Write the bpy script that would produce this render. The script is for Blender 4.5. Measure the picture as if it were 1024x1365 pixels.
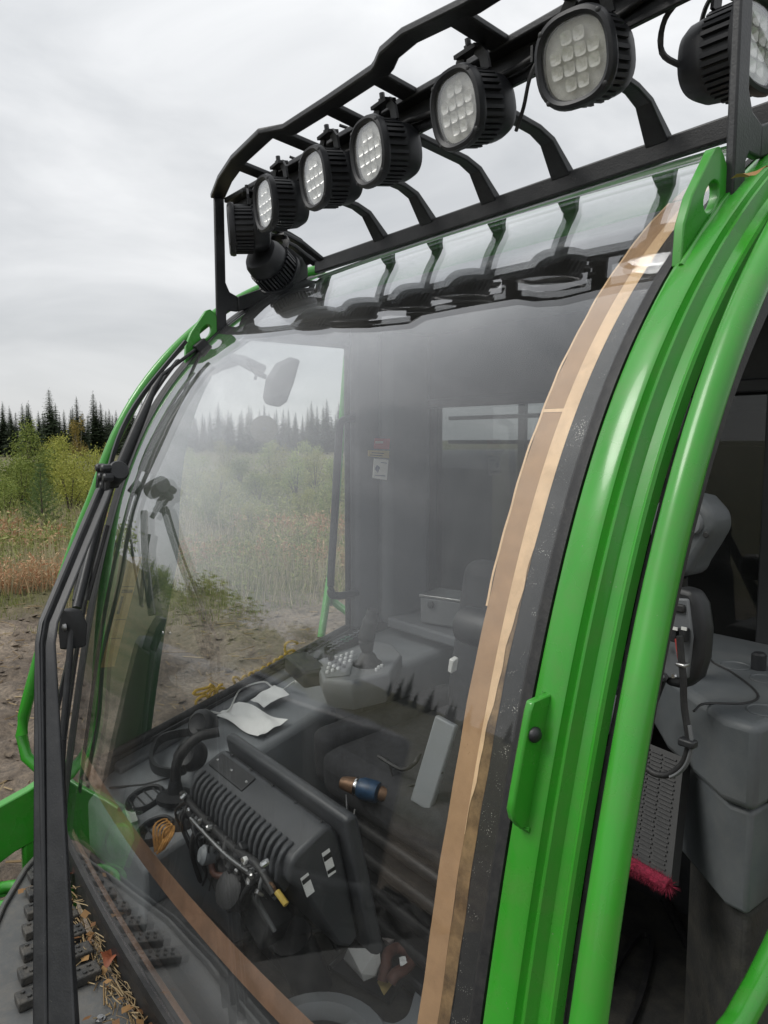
import bpy, bmesh, math, random
import numpy as np
from mathutils import Vector, Matrix, Euler

R = math.radians
for o in list(bpy.data.objects):
    bpy.data.objects.remove(o, do_unlink=True)
scene = bpy.context.scene
COL = scene.collection
rnd = random.Random(7)

# ---------------------------------------------------------------- camera
ZC = 3.0                                   # eye height above the ground
CAM = Vector((0.53, 0.0, ZC))
PITCH, HEAD, FPX = R(5.512), R(37.647), 1000.0
cd = bpy.data.cameras.new('camera')
cd.sensor_fit = 'VERTICAL'; cd.sensor_height = 24.0
cd.lens = 24.0 * FPX / 1365.0
cd.clip_start = 0.02; cd.clip_end = 6000
cam = bpy.data.objects.new('camera', cd); COL.objects.link(cam)
cam.location = CAM
cam.rotation_euler = (R(90) - PITCH, 0, R(90) - HEAD)
scene.camera = cam

# ---------------------------------------------------------------- sky
SUN_EL, SUN_AZ = R(48), R(205)
w = bpy.data.worlds.new('World'); scene.world = w; w.use_nodes = True
nt = w.node_tree; nt.nodes.clear()
out = nt.nodes.new('ShaderNodeOutputWorld')
sky = nt.nodes.new('ShaderNodeTexSky'); sky.sky_type = 'NISHITA'; sky.sun_disc = False
sky.sun_elevation = SUN_EL; sky.sun_rotation = SUN_AZ
bg1 = nt.nodes.new('ShaderNodeBackground'); bg1.inputs[1].default_value = 0.09
nt.links.new(sky.outputs[0], bg1.inputs[0])
tc = nt.nodes.new('ShaderNodeTexCoord')
mp = nt.nodes.new('ShaderNodeMapping'); mp.inputs['Scale'].default_value = (1.0, 1.0, 2.6)
nt.links.new(tc.outputs['Generated'], mp.inputs[0])
nz = nt.nodes.new('ShaderNodeTexNoise'); nz.inputs['Scale'].default_value = 2.3
nz.inputs['Detail'].default_value = 7; nz.inputs['Roughness'].default_value = .52
nz.inputs['Distortion'].default_value = .5
nt.links.new(mp.outputs[0], nz.inputs[0])
rp = nt.nodes.new('ShaderNodeValToRGB')
rp.color_ramp.elements[0].position = .32; rp.color_ramp.elements[0].color = (.50, .515, .53, 1)
rp.color_ramp.elements[1].position = .68; rp.color_ramp.elements[1].color = (.80, .805, .81, 1)
nt.links.new(nz.outputs[0], rp.inputs[0])
bg2 = nt.nodes.new('ShaderNodeBackground'); bg2.inputs[1].default_value = .80
# overcast dome: brighter toward the zenith than at the horizon
sx_ = nt.nodes.new('ShaderNodeSeparateXYZ'); nt.links.new(tc.outputs['Generated'], sx_.inputs[0])
zr = nt.nodes.new('ShaderNodeMapRange'); zr.inputs[1].default_value = 0; zr.inputs[2].default_value = 1
zr.inputs[3].default_value = .88; zr.inputs[4].default_value = 1.75; nt.links.new(sx_.outputs['Z'], zr.inputs[0])
vm = nt.nodes.new('ShaderNodeVectorMath'); vm.operation = 'SCALE'
nt.links.new(rp.outputs[0], vm.inputs[0]); nt.links.new(zr.outputs[0], vm.inputs['Scale'])
nt.links.new(vm.outputs[0], bg2.inputs[0])
mx = nt.nodes.new('ShaderNodeMixShader'); mx.inputs[0].default_value = .93
nt.links.new(bg1.outputs[0], mx.inputs[1]); nt.links.new(bg2.outputs[0], mx.inputs[2])
nt.links.new(mx.outputs[0], out.inputs[0])

sd = bpy.data.lights.new('sun', 'SUN'); sd.energy = 1.4; sd.angle = R(25); sd.color = (1, .97, .92)
sun = bpy.data.objects.new('sun', sd); COL.objects.link(sun)
sdir = Vector((math.sin(SUN_AZ) * math.cos(SUN_EL), math.cos(SUN_AZ) * math.cos(SUN_EL), math.sin(SUN_EL)))
sun.rotation_euler = sdir.to_track_quat('Z', 'Y').to_euler()
sun.location = (0, -5, 12)

vs = scene.view_settings
vs.view_transform = 'Standard'; vs.look = 'None'; vs.gamma = 1; vs.use_curve_mapping = False; vs.exposure = 0.44
scene.cycles.transparent_max_bounces = 24
scene.cycles.max_bounces = 8

# ---------------------------------------------------------------- pixel -> world
FWD = Vector((-math.cos(HEAD), math.sin(HEAD), 0)); RGT = Vector((FWD.y, -FWD.x, 0))
def ray(x, y):
    r = (x - 512) / FPX; u = -(y - 682.5) / FPX
    up = u * math.cos(PITCH) - math.sin(PITCH); fw = u * math.sin(PITCH) + math.cos(PITCH)
    return FWD * fw + RGT * r + Vector((0, 0, up))
def on_x(x, y, X): d = ray(x, y); return CAM + d * ((X - CAM.x) / d.x)
def on_y(x, y, Y): d = ray(x, y); return CAM + d * (Y / d.y)
def on_z(x, y, Z): d = ray(x, y); return CAM + d * (Z / d.z)          # Z relative to the eye
def at_fw(x, y, t): return CAM + ray(x, y) * t
def ground_at(x, dist): d = FWD + RGT * ((x - 512) / FPX); return Vector((CAM.x + d.x * dist, CAM.y + d.y * dist, 0))

# ---------------------------------------------------------------- materials
MATS = {}
def speckle(m, col=(.42, .44, .36), scale=90, thr=.07, amt=.7):
    """small stuck-on dust and paint specks"""
    t = m.node_tree; b = t.nodes['Principled BSDF']; src = b.inputs['Base Color'].links[0].from_socket
    tx = N(t, 'ShaderNodeTexCoord'); v = N(t, 'ShaderNodeTexVoronoi', Scale=scale); t.links.new(tx.outputs['Object'], v.inputs['Vector'])
    n = N(t, 'ShaderNodeTexNoise', Scale=scale * .13, Detail=3.0); t.links.new(tx.outputs['Object'], n.inputs['Vector'])
    th = N(t, 'ShaderNodeMapRange'); th.inputs[1].default_value = .45; th.inputs[2].default_value = .75; th.inputs[3].default_value = 0; th.inputs[4].default_value = thr * 2
    t.links.new(n.outputs[0], th.inputs[0])
    lt = N(t, 'ShaderNodeMath', operation='LESS_THAN'); t.links.new(v.outputs['Distance'], lt.inputs[0]); t.links.new(th.outputs[0], lt.inputs[1])
    ml = N(t, 'ShaderNodeMath', operation='MULTIPLY'); ml.inputs[1].default_value = amt; t.links.new(lt.outputs[0], ml.inputs[0])
    mx = N(t, 'ShaderNodeMixRGB'); mx.inputs[2].default_value = tuple(col) + (1,); t.links.new(ml.outputs[0], mx.inputs[0]); t.links.new(src, mx.inputs[1]); t.links.new(mx.outputs[0], b.inputs['Base Color'])
def nodes(name):
    m = bpy.data.materials.new(name); m.use_nodes = True
    t = m.node_tree; b = t.nodes['Principled BSDF']; MATS[name] = m
    return m, t, b
def N(t, kind, **kw):
    n = t.nodes.new(kind)
    for k, v in kw.items():
        if k in n.inputs: n.inputs[k].default_value = v
        else: setattr(n, k, v)
    return n
def mat(name, col, rough=.5, metal=0, var=.12, scale=14, bump=0, bscale=120, coat=0, spec=.5, dirt=None, dirt_amt=.0, dirt_scale=9, rvar=.0, coat_rough=.08):
    m, t, b = nodes(name)
    tx = N(t, 'ShaderNodeTexCoord')
    n1 = N(t, 'ShaderNodeTexNoise', Scale=scale, Detail=6.0, Roughness=.6)
    t.links.new(tx.outputs['Object'], n1.inputs['Vector'])
    ramp = N(t, 'ShaderNodeValToRGB')
    ramp.color_ramp.elements[0].position = .3; ramp.color_ramp.elements[1].position = .7
    ramp.color_ramp.elements[0].color = tuple(max(0, c * (1 - var)) for c in col) + (1,)
    ramp.color_ramp.elements[1].color = tuple(min(1, c * (1 + var)) for c in col) + (1,)
    t.links.new(n1.outputs[0], ramp.inputs[0])
    src = ramp.outputs[0]
    if dirt:
        n2 = N(t, 'ShaderNodeTexNoise', Scale=dirt_scale, Detail=9.0, Roughness=.72)
        t.links.new(tx.outputs['Object'], n2.inputs['Vector'])
        r2 = N(t, 'ShaderNodeValToRGB')
        r2.color_ramp.elements[0].position = .52 - dirt_amt * .25; r2.color_ramp.elements[0].color = (0, 0, 0, 1)
        r2.color_ramp.elements[1].position = .78 - dirt_amt * .25; r2.color_ramp.elements[1].color = (dirt_amt,) * 3 + (1,)
        t.links.new(n2.outputs[0], r2.inputs[0])
        mx = N(t, 'ShaderNodeMixRGB'); mx.inputs[2].default_value = tuple(dirt) + (1,)
        t.links.new(r2.outputs[0], mx.inputs[0]); t.links.new(src, mx.inputs[1]); src = mx.outputs[0]
    t.links.new(src, b.inputs['Base Color'])
    b.inputs['Roughness'].default_value = rough; b.inputs['Metallic'].default_value = metal
    if rvar:
        n4 = N(t, 'ShaderNodeTexNoise', Scale=scale * 1.7, Detail=5.0)
        t.links.new(tx.outputs['Object'], n4.inputs['Vector'])
        mr = N(t, 'ShaderNodeMapRange'); mr.inputs[1].default_value = .3; mr.inputs[2].default_value = .7
        mr.inputs[3].default_value = max(.02, rough - rvar); mr.inputs[4].default_value = min(1, rough + rvar)
        t.links.new(n4.outputs[0], mr.inputs[0]); t.links.new(mr.outputs[0], b.inputs['Roughness'])
    b.inputs['Specular IOR Level'].default_value = spec
    if coat: b.inputs['Coat Weight'].default_value = coat; b.inputs['Coat Roughness'].default_value = coat_rough
    if bump:
        n3 = N(t, 'ShaderNodeTexNoise', Scale=bscale, Detail=4.0)
        t.links.new(tx.outputs['Object'], n3.inputs['Vector'])
        bp = N(t, 'ShaderNodeBump', Strength=bump, Distance=.004)
        t.links.new(n3.outputs[0], bp.inputs['Height']); t.links.new(bp.outputs[0], b.inputs['Normal'])
    return m

mat('green', (.034, .285, .021), rough=.30, var=.10, scale=6, coat=.25, coat_rough=.08, dirt=(.10, .16, .055), dirt_amt=.32, dirt_scale=24, rvar=.12, spec=.5, bump=.05, bscale=14)
mat('green_dark', (.012, .075, .016), rough=.35, coat=.3)
mat('black_steel', (.017, .018, .020), rough=.42, var=.25, bump=.12, bscale=260, dirt=(.07, .07, .07), dirt_amt=.25, dirt_scale=22)
mat('black_plastic', (.016, .017, .019), rough=.5, var=.2, bump=.1, bscale=400, dirt=(.06, .06, .058), dirt_amt=.2)
mat('lamp_black', (.013, .014, .017), rough=.48, var=.15, dirt=(.05, .05, .05), dirt_amt=.15, dirt_scale=40)
mat('rubber', (.014, .014, .015), rough=.55, var=.2, bump=.15, bscale=300, dirt=(.09, .085, .075), dirt_amt=.25, dirt_scale=45)
mat('frit', (.008, .008, .009), rough=.6, var=.3, scale=60, dirt=(.16, .155, .14), dirt_amt=.10, dirt_scale=260)
mat('grey_plastic', (.20, .215, .228), rough=.52, var=.06, bump=.12, bscale=700, dirt=(.17, .165, .15), dirt_amt=.25, dirt_scale=8)
mat('grey_trim', (.12, .127, .135), rough=.55, var=.08, bump=.1, bscale=600)
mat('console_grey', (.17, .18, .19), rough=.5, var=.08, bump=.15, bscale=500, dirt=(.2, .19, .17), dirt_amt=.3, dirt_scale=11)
mat('display_grey', (.045, .048, .053), rough=.45, var=.1, bump=.12, bscale=500, dirt=(.09, .09, .09), dirt_amt=.2)
mat('rust_leaf', (.20, .055, .02), rough=.7, var=.35, scale=60)
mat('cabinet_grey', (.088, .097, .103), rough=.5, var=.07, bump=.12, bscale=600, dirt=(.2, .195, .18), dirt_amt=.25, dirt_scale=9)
mat('dark_trim', (.03, .031, .033), rough=.6, var=.2, bump=.2, bscale=300)
mat('seat_cloth', (.022, .023, .026), rough=.9, var=.3, scale=60, bump=.3, bscale=500)
mat('mat_rubber', (.022, .022, .021), rough=.75, var=.4, scale=9, dirt=(.10, .09, .07), dirt_amt=.35, dirt_scale=14, bump=.3, bscale=200)
mat('deck_plate', (.075, .078, .078), rough=.55, var=.15, scale=10, dirt=(.16, .14, .11), dirt_amt=.4, dirt_scale=26, bump=.15)
mat('tread_rubber', (.028, .029, .029), rough=.7, var=.25, scale=30, dirt=(.15, .13, .10), dirt_amt=.4, dirt_scale=40, bump=.4, bscale=180)
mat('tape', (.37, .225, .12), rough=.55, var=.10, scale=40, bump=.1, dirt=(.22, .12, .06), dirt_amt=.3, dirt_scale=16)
mat('strip_dim_brown', (.10, .058, .026), rough=.35, var=.5, scale=35, dirt=(.42, .27, .13), dirt_amt=.6, dirt_scale=30)  # dim brown for the strip where the sky reflection ends
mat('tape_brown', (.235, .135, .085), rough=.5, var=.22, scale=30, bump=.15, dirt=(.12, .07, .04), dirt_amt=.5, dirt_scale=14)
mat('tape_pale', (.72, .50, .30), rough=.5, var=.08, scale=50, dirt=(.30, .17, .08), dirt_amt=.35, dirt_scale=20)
mat('paper', (.84, .84, .82), rough=.8, var=.05, scale=30, bump=.2, bscale=60)
mat('white_plastic', (.70, .70, .68), rough=.4, var=.05)
mat('chrome', (.62, .62, .62), rough=.22, metal=1, var=.1)
mat('steel', (.36, .36, .36), rough=.38, metal=1, var=.2)
mat('brass', (.14, .08, .045), rough=.5, metal=.5, var=.4, scale=80)
mat('blue', (.012, .040, .085), rough=.45, var=.4, scale=70)
mat('orange_strap', (.45, .22, .05), rough=.75, var=.35, scale=90)
mat('red_brush', (.20, .012, .035), rough=.95, var=.5, scale=160, bump=.8, bscale=300)
mat('red_label', (.45, .07, .09), rough=.5, var=.1)
mat('yellow_label', (.50, .40, .16), rough=.5, var=.1)
mat('yellow_ink', (.70, .45, .05), rough=.6, var=.3, scale=120)
mat('yellow_sticker', (.42, .30, .06), rough=.5, var=.25, scale=30)
mat('blue_grey_ink', (.10, .12, .22), rough=.6)
mat('black_ink', (.02, .02, .02), rough=.6)
mat('tan_strap', (.42, .29, .16), rough=.8, var=.25, scale=60)
mat('disc_card', (.13, .13, .095), rough=.6, var=.1)
mat('mirror_back', (.13, .135, .14), rough=.45)
mat('wrapper', (.55, .50, .48), rough=.35, var=.5, scale=45)
mat('brown_leather', (.11, .045, .032), rough=.5, var=.4, scale=45)
mat('card_yellow', (.42, .32, .12), rough=.7, var=.15)
mat('reflector', (.84, .84, .80), rough=.22, metal=.35, var=.2, scale=60)
mat('lamp_plate', (.70, .70, .66), rough=.45, var=.15, scale=90)
mat('key_white', (.55, .56, .56), rough=.45)
mat('key_green', (.10, .22, .16), rough=.45)
mat('wire_red', (.25, .02, .015), rough=.5)
mat('bark', (.07, .055, .042), rough=.9, var=.35, scale=30)
mat('bark_pale', (.26, .24, .21), rough=.85, var=.3, scale=20)

for _n, _s in (('green', 70), ('black_steel', 110), ('deck_plate', 80), ('rubber', 120), ('lamp_black', 150), ('display_grey', 90)): speckle(MATS[_n], (.30, .31, .24), _s * 1.6, .06, .5)
speckle(MATS['frit'], (.42, .41, .37), 430, .20, .75)
speckle(MATS['tape'], (.20, .12, .06), 160, .10, .6); speckle(MATS['tape_pale'], (.35, .20, .10), 190, .08, .5)
def leafmat(name, c1, c2, rough=.65, trans=.25):
    m, t, b = nodes(name)
    g = N(t, 'ShaderNodeNewGeometry')
    ramp = N(t, 'ShaderNodeValToRGB')
    ramp.color_ramp.elements[0].color = tuple(c1) + (1,); ramp.color_ramp.elements[1].color = tuple(c2) + (1,)
    t.links.new(g.outputs['Random Per Island'], ramp.inputs[0])
    oi = N(t, 'ShaderNodeObjectInfo')
    hs = N(t, 'ShaderNodeHueSaturation')
    mr = N(t, 'ShaderNodeMapRange'); mr.inputs[3].default_value = .75; mr.inputs[4].default_value = 1.25
    t.links.new(oi.outputs['Random'], mr.inputs[0]); t.links.new(mr.outputs[0], hs.inputs['Value'])
    t.links.new(ramp.outputs[0], hs.inputs['Color'])
    b.inputs['Roughness'].default_value = rough; b.inputs['Specular IOR Level'].default_value = .25
    t.links.new(hs.outputs[0], b.inputs['Base Color'])
    tr = N(t, 'ShaderNodeBsdfTranslucent'); t.links.new(hs.outputs[0], tr.inputs[0])
    mx = N(t, 'ShaderNodeMixShader'); mx.inputs[0].default_value = trans
    o = t.nodes['Material Output']
    t.links.new(b.outputs[0], mx.inputs[1]); t.links.new(tr.outputs[0], mx.inputs[2]); t.links.new(mx.outputs[0], o.inputs[0])
    return m
leafmat('spruce', (.020, .034, .018), (.062, .085, .042), trans=.1)
leafmat('pine', (.06, .11, .038), (.15, .21, .075))
leafmat('willow', (.12, .18, .035), (.34, .39, .10))
leafmat('willow_yellow', (.19, .22, .04), (.38, .37, .09))
leafmat('birch_yellow', (.16, .13, .03), (.28, .21, .06))
leafmat('fireweed', (.34, .15, .075), (.56, .42, .25))
leafmat('field_green', (.12, .16, .04), (.34, .35, .13))
leafmat('field_straw', (.30, .24, .13), (.58, .52, .36))
leafmat('dead_leaf', (.12, .05, .02), (.34, .20, .08), trans=.1)
leafmat('dead_needle', (.22, .14, .06), (.45, .35, .20), trans=.05)
leafmat('reflected_plant', (.10, .09, .03), (.2, .17, .06))

def glassmat(name, f0=.053, haze=.03, tint=(1, 1, 1), hz_scale=4, gain=1.0, hcol=(.62, .62, .60), patch=None):
    m, t, b = nodes(name)
    t.nodes.remove(b); o = t.nodes['Material Output']
    g = N(t, 'ShaderNodeNewGeometry')
    d = N(t, 'ShaderNodeVectorMath', operation='DOT_PRODUCT')
    t.links.new(g.outputs['Incoming'], d.inputs[0]); t.links.new(g.outputs['Normal'], d.inputs[1])
    ab = N(t, 'ShaderNodeMath', operation='ABSOLUTE'); t.links.new(d.outputs['Value'], ab.inputs[0])
    om = N(t, 'ShaderNodeMath', operation='SUBTRACT'); om.inputs[0].default_value = 1; t.links.new(ab.outputs[0], om.inputs[1])
    pw = N(t, 'ShaderNodeMath', operation='POWER'); pw.inputs[1].default_value = 3.4; t.links.new(om.outputs[0], pw.inputs[0])
    ma = N(t, 'ShaderNodeMath', operation='MULTIPLY_ADD'); ma.inputs[1].default_value = (1 - f0) * gain; ma.inputs[2].default_value = f0 * gain
    ma.use_clamp = True
    t.links.new(pw.outputs[0], ma.inputs[0])
    tr = N(t, 'ShaderNodeBsdfTransparent'); tr.inputs[0].default_value = tuple(tint) + (1,)
    gl = N(t, 'ShaderNodeBsdfGlossy'); gl.inputs['Roughness'].default_value = .012; gl.inputs[0].default_value = (.97, .98, 1, 1)
    df = N(t, 'ShaderNodeBsdfDiffuse'); df.inputs[0].default_value = tuple(hcol) + (1,)
    tl = N(t, 'ShaderNodeBsdfTranslucent'); tl.inputs[0].default_value = tuple(hcol) + (1,)
    md = N(t, 'ShaderNodeMixShader'); md.inputs[0].default_value = .4
    t.links.new(df.outputs[0], md.inputs[1]); t.links.new(tl.outputs[0], md.inputs[2])
    tx = N(t, 'ShaderNodeTexCoord')
    n = N(t, 'ShaderNodeTexNoise', Scale=hz_scale, Detail=6.0, Roughness=.6); t.links.new(tx.outputs['Object'], n.inputs['Vector'])
    mr = N(t, 'ShaderNodeMapRange'); mr.inputs[1].default_value = .3; mr.inputs[2].default_value = .72
    mr.inputs[3].default_value = haze * .3; mr.inputs[4].default_value = haze * 1.9
    t.links.new(n.outputs[0], mr.inputs[0])
    hz = mr.outputs[0]
    if patch:            # wiped streaks
        mpn = N(t, 'ShaderNodeMapping'); mpn.inputs['Scale'].default_value = (26, 3.0, 2.2); mpn.inputs['Rotation'].default_value = (0, R(24), 0); t.links.new(tx.outputs['Object'], mpn.inputs[0])
        ns = N(t, 'ShaderNodeTexNoise', Scale=1.0, Detail=5.0, Roughness=.65); t.links.new(mpn.outputs[0], ns.inputs['Vector'])
        ms = N(t, 'ShaderNodeMapRange'); ms.inputs[1].default_value = .48; ms.inputs[2].default_value = .78; ms.inputs[3].default_value = 0; ms.inputs[4].default_value = .022
        t.links.new(ns.outputs[0], ms.inputs[0])
        as_ = N(t, 'ShaderNodeMath', operation='ADD'); t.links.new(hz, as_.inputs[0]); t.links.new(ms.outputs[0], as_.inputs[1]); hz = as_.outputs[0]
    if patch:            # pale bloom painted in for sky reflection and dusty haze
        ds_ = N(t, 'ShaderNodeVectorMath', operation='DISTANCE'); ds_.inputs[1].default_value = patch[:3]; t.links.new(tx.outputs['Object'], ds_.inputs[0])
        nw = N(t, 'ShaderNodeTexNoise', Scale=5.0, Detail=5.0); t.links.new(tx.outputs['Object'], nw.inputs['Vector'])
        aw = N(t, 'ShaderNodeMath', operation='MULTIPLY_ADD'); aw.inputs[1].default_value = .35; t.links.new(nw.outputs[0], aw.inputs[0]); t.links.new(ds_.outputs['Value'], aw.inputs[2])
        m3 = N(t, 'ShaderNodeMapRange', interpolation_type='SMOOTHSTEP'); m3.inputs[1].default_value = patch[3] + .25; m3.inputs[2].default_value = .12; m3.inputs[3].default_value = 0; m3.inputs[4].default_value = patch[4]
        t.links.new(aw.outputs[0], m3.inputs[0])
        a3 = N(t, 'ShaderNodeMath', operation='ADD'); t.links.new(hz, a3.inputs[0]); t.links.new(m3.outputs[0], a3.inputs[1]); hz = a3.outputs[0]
    # specks of dust
    v = N(t, 'ShaderNodeTexVoronoi', Scale=64.0); t.links.new(tx.outputs['Object'], v.inputs['Vector'])
    lt = N(t, 'ShaderNodeMath', operation='LESS_THAN'); lt.inputs[1].default_value = .055; t.links.new(v.outputs['Distance'], lt.inputs[0])
    sp = N(t, 'ShaderNodeMath', operation='MULTIPLY_ADD'); sp.inputs[1].default_value = .45 if haze > .02 else .1
    t.links.new(lt.outputs[0], sp.inputs[0]); t.links.new(hz, sp.inputs[2])
    m1 = N(t, 'ShaderNodeMixShader'); t.links.new(sp.outputs[0], m1.inputs[0]); t.links.new(tr.outputs[0], m1.inputs[1]); t.links.new(md.outputs[0], m1.inputs[2])
    m2 = N(t, 'ShaderNodeMixShader'); t.links.new(ma.outputs[0], m2.inputs[0]); t.links.new(m1.outputs[0], m2.inputs[1]); t.links.new(gl.outputs[0], m2.inputs[2])
    t.links.new(m2.outputs[0], o.inputs[0])
    return m
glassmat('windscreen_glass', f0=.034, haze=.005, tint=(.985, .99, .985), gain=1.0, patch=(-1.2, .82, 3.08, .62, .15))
glassmat('window_glass', f0=.045, haze=.015, tint=(.97, .98, .975))
glassmat('tinted_glass', f0=.045, haze=.02, tint=(.50, .52, .52))
glassmat('lamp_glass', f0=.05, haze=.12, hz_scale=60, hcol=(.7, .7, .68))

# ---------------------------------------------------------------- mesh building
class MB:
    def __init__(s): s.v = []; s.f = []
    def add(s, vs, fs):
        k = len(s.v); s.v += [tuple(p) for p in vs]; s.f += [tuple(i + k for i in f) for f in fs]; return s
    def box(s, c, size, rot=None):
        h = Vector(size) / 2; c = Vector(c)
        M = rot if isinstance(rot, Matrix) else (Euler(rot).to_matrix() if rot else Matrix.Identity(3))
        p = [c + M @ Vector((sx * h.x, sy * h.y, sz * h.z)) for sx in (-1, 1) for sy in (-1, 1) for sz in (-1, 1)]
        return s.add(p, [(0, 1, 3, 2), (4, 6, 7, 5), (0, 4, 5, 1), (2, 3, 7, 6), (0, 2, 6, 4), (1, 5, 7, 3)])
    def box2(s, a, b):
        a = Vector(a); b = Vector(b); return s.box((a + b) / 2, b - a)
    def prism(s, poly, axis_map, lo, hi):
        """poly: 2D list; axis_map(p2, h) -> 3D"""
        n = len(poly)
        p = [axis_map(q, lo) for q in poly] + [axis_map(q, hi) for q in poly]
        f = [tuple(range(n - 1, -1, -1)), tuple(range(n, 2 * n))] + [(i, (i + 1) % n, (i + 1) % n + n, i + n) for i in range(n)]
        return s.add(p, f)
    def yz(s, poly, x0, x1, z=None):
        return s.prism(poly, lambda q, h: Vector((h, q[0], q[1] + ZC)), x0, x1)
    def bar(s, path, section, up=(0, 0, 1), closed=False, cap=True, scale=None):
        """sweep a 2D section (side, up) along a path"""
        path = [Vector(p) for p in path]; n = len(section); m = len(path); up = Vector(up)
        vs = []
        for i, p in enumerate(path):
            if closed: T = path[(i + 1) % m] - path[i - 1]
            else: T = path[min(i + 1, m - 1)] - path[max(i - 1, 0)]
            T.normalize()
            sd = T.cross(up)
            if sd.length < 1e-4: sd = T.cross(Vector((1, 0, .01)))
            sd.normalize(); u2 = sd.cross(T)
            k = scale[i] if scale else 1
            vs += [p + sd * (a * k) + u2 * (b * k) for a, b in section]
        fs = []
        for i in range(m if closed else m - 1):
            a = i * n; b = ((i + 1) % m) * n
            fs += [(a + j, a + (j + 1) % n, b + (j + 1) % n, b + j) for j in range(n)]
        if cap and not closed:
            fs += [tuple(range(n - 1, -1, -1)), tuple(range((m - 1) * n, m * n))]
        return s.add(vs, fs)
    def tube(s, path, r, n=10, **kw):
        if not isinstance(r, (int, float)): kw['scale'] = list(r); r = 1
        return s.bar(path, [(r * math.cos(2 * math.pi * i / n), r * math.sin(2 * math.pi * i / n)) for i in range(n)], **kw)
    def strip(s, path, wd, th, **kw):
        return s.bar(path, [(-wd / 2, -th / 2), (wd / 2, -th / 2), (wd / 2, th / 2), (-wd / 2, th / 2)], **kw)
    def lathe(s, prof, n=20, M=None, se=2.0):
        """prof: (r, z) list around local z; se: superellipse exponent"""
        M = M or Matrix.Identity(4); vs = []
        for r, z in prof:
            for i in range(n):
                a = 2 * math.pi * i / n; c, q = math.cos(a), math.sin(a)
                x = math.copysign(abs(c) ** (2 / se), c); y = math.copysign(abs(q) ** (2 / se), q)
                vs.append(M @ Vector((r * x, r * y, z)))
        fs = []
        for k in range(len(prof) - 1):
            fs += [(k * n + i, k * n + (i + 1) % n, (k + 1) * n + (i + 1) % n, (k + 1) * n + i) for i in range(n)]
        fs += [tuple(range(n - 1, -1, -1)), tuple(range((len(prof) - 1) * n, len(prof) * n))]
        return s.add(vs, fs)
    def grid(s, fn, nu, nv):
        vs = [fn(i / nu, j / nv) for i in range(nu + 1) for j in range(nv + 1)]
        fs = [(i * (nv + 1) + j, (i + 1) * (nv + 1) + j, (i + 1) * (nv + 1) + j + 1, i * (nv + 1) + j + 1) for i in range(nu) for j in range(nv)]
        return s.add(vs, fs)
    def shell(s, fo, fi, nu, nv):
        """closed slab between two (u,v) surfaces"""
        k = len(s.v); n = (nu + 1) * (nv + 1)
        s.grid(fo, nu, nv); s.grid(fi, nu, nv)
        # flip the second
        nf = nu * nv
        s.f[-nf:] = [tuple(reversed(f)) for f in s.f[-nf:]]
        ring = [(i, 0) for i in range(nu)] + [(nu, j) for j in range(nv)] + [(i, nv) for i in range(nu, 0, -1)] + [(0, j) for j in range(nv, 0, -1)]
        idx = [k + i * (nv + 1) + j for i, j in ring]
        m = len(idx)
        s.f += [(idx[i], idx[(i + 1) % m], idx[(i + 1) % m] + n, idx[i] + n) for i in range(m)]
        return s
    def mesh(s, name, smooth=None):
        me = bpy.data.meshes.new(name); me.from_pydata(s.v, [], s.f); me.update()
        bm = bmesh.new(); bm.from_mesh(me); bmesh.ops.recalc_face_normals(bm, faces=bm.faces); bm.to_mesh(me); bm.free()
        if smooth is not None:
            for p in me.polygons: p.use_smooth = True
            me.set_sharp_from_angle(angle=R(smooth))
        return me
def tag(o, label=None, cat=None, group=None, kind=None):
    for k, v in (('label', label), ('category', cat), ('group', group), ('kind', kind)):
        if v: o[k] = v
    return o
def put(name, mb, m, parent=None, smooth=None, bevel=0, seg=2, sharp=50):
    me = mb.mesh(name, smooth) if isinstance(mb, MB) else mb
    if not me.materials: me.materials.append(MATS[m])
    o = bpy.data.objects.new(name, me); COL.objects.link(o)
    if parent:
        o.parent = parent
        o.matrix_parent_inverse = parent.matrix_world.inverted() if parent.matrix_world != Matrix.Identity(4) else Matrix.Identity(4)
    if bevel:
        b = o.modifiers.new('bevel', 'BEVEL'); b.width = bevel; b.segments = seg; b.limit_method = 'ANGLE'; b.angle_limit = R(35)
        b.harden_normals = False
        for p in me.polygons: p.use_smooth = True
        me.set_sharp_from_angle(angle=R(sharp))
    return o
def thing(name, label, cat, loc=(0, 0, 0), group=None):
    """An empty at the thing's base; its parts are built in world coordinates."""
    o = bpy.data.objects.new(name, None); COL.objects.link(o); o.empty_display_size = .1
    o.location = loc
    o.matrix_world = Matrix.Translation(Vector(loc))
    return tag(o, label, cat, group)
def copy_tree(o, parent=None):
    c = o.copy(); COL.objects.link(c)
    if parent: c.parent = parent
    for ch in o.children: copy_tree(ch, c)
    return c

def dense(pts, n):
    """smooth curve through points"""
    P = [Vector(p) for p in pts]; P = [P[0] * 2 - P[1]] + P + [P[-1] * 2 - P[-2]]
    out = []
    for i in range(1, len(P) - 2):
        p0, p1, p2, p3 = P[i - 1:i + 3]
        for k in range(n):
            t = k / n
            out.append(.5 * (2 * p1 + (p2 - p0) * t + (2 * p0 - 5 * p1 + 4 * p2 - p3) * t * t + (3 * p1 - p0 - 3 * p2 + p3) * t ** 3))
    return out + [P[-2]]

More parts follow.
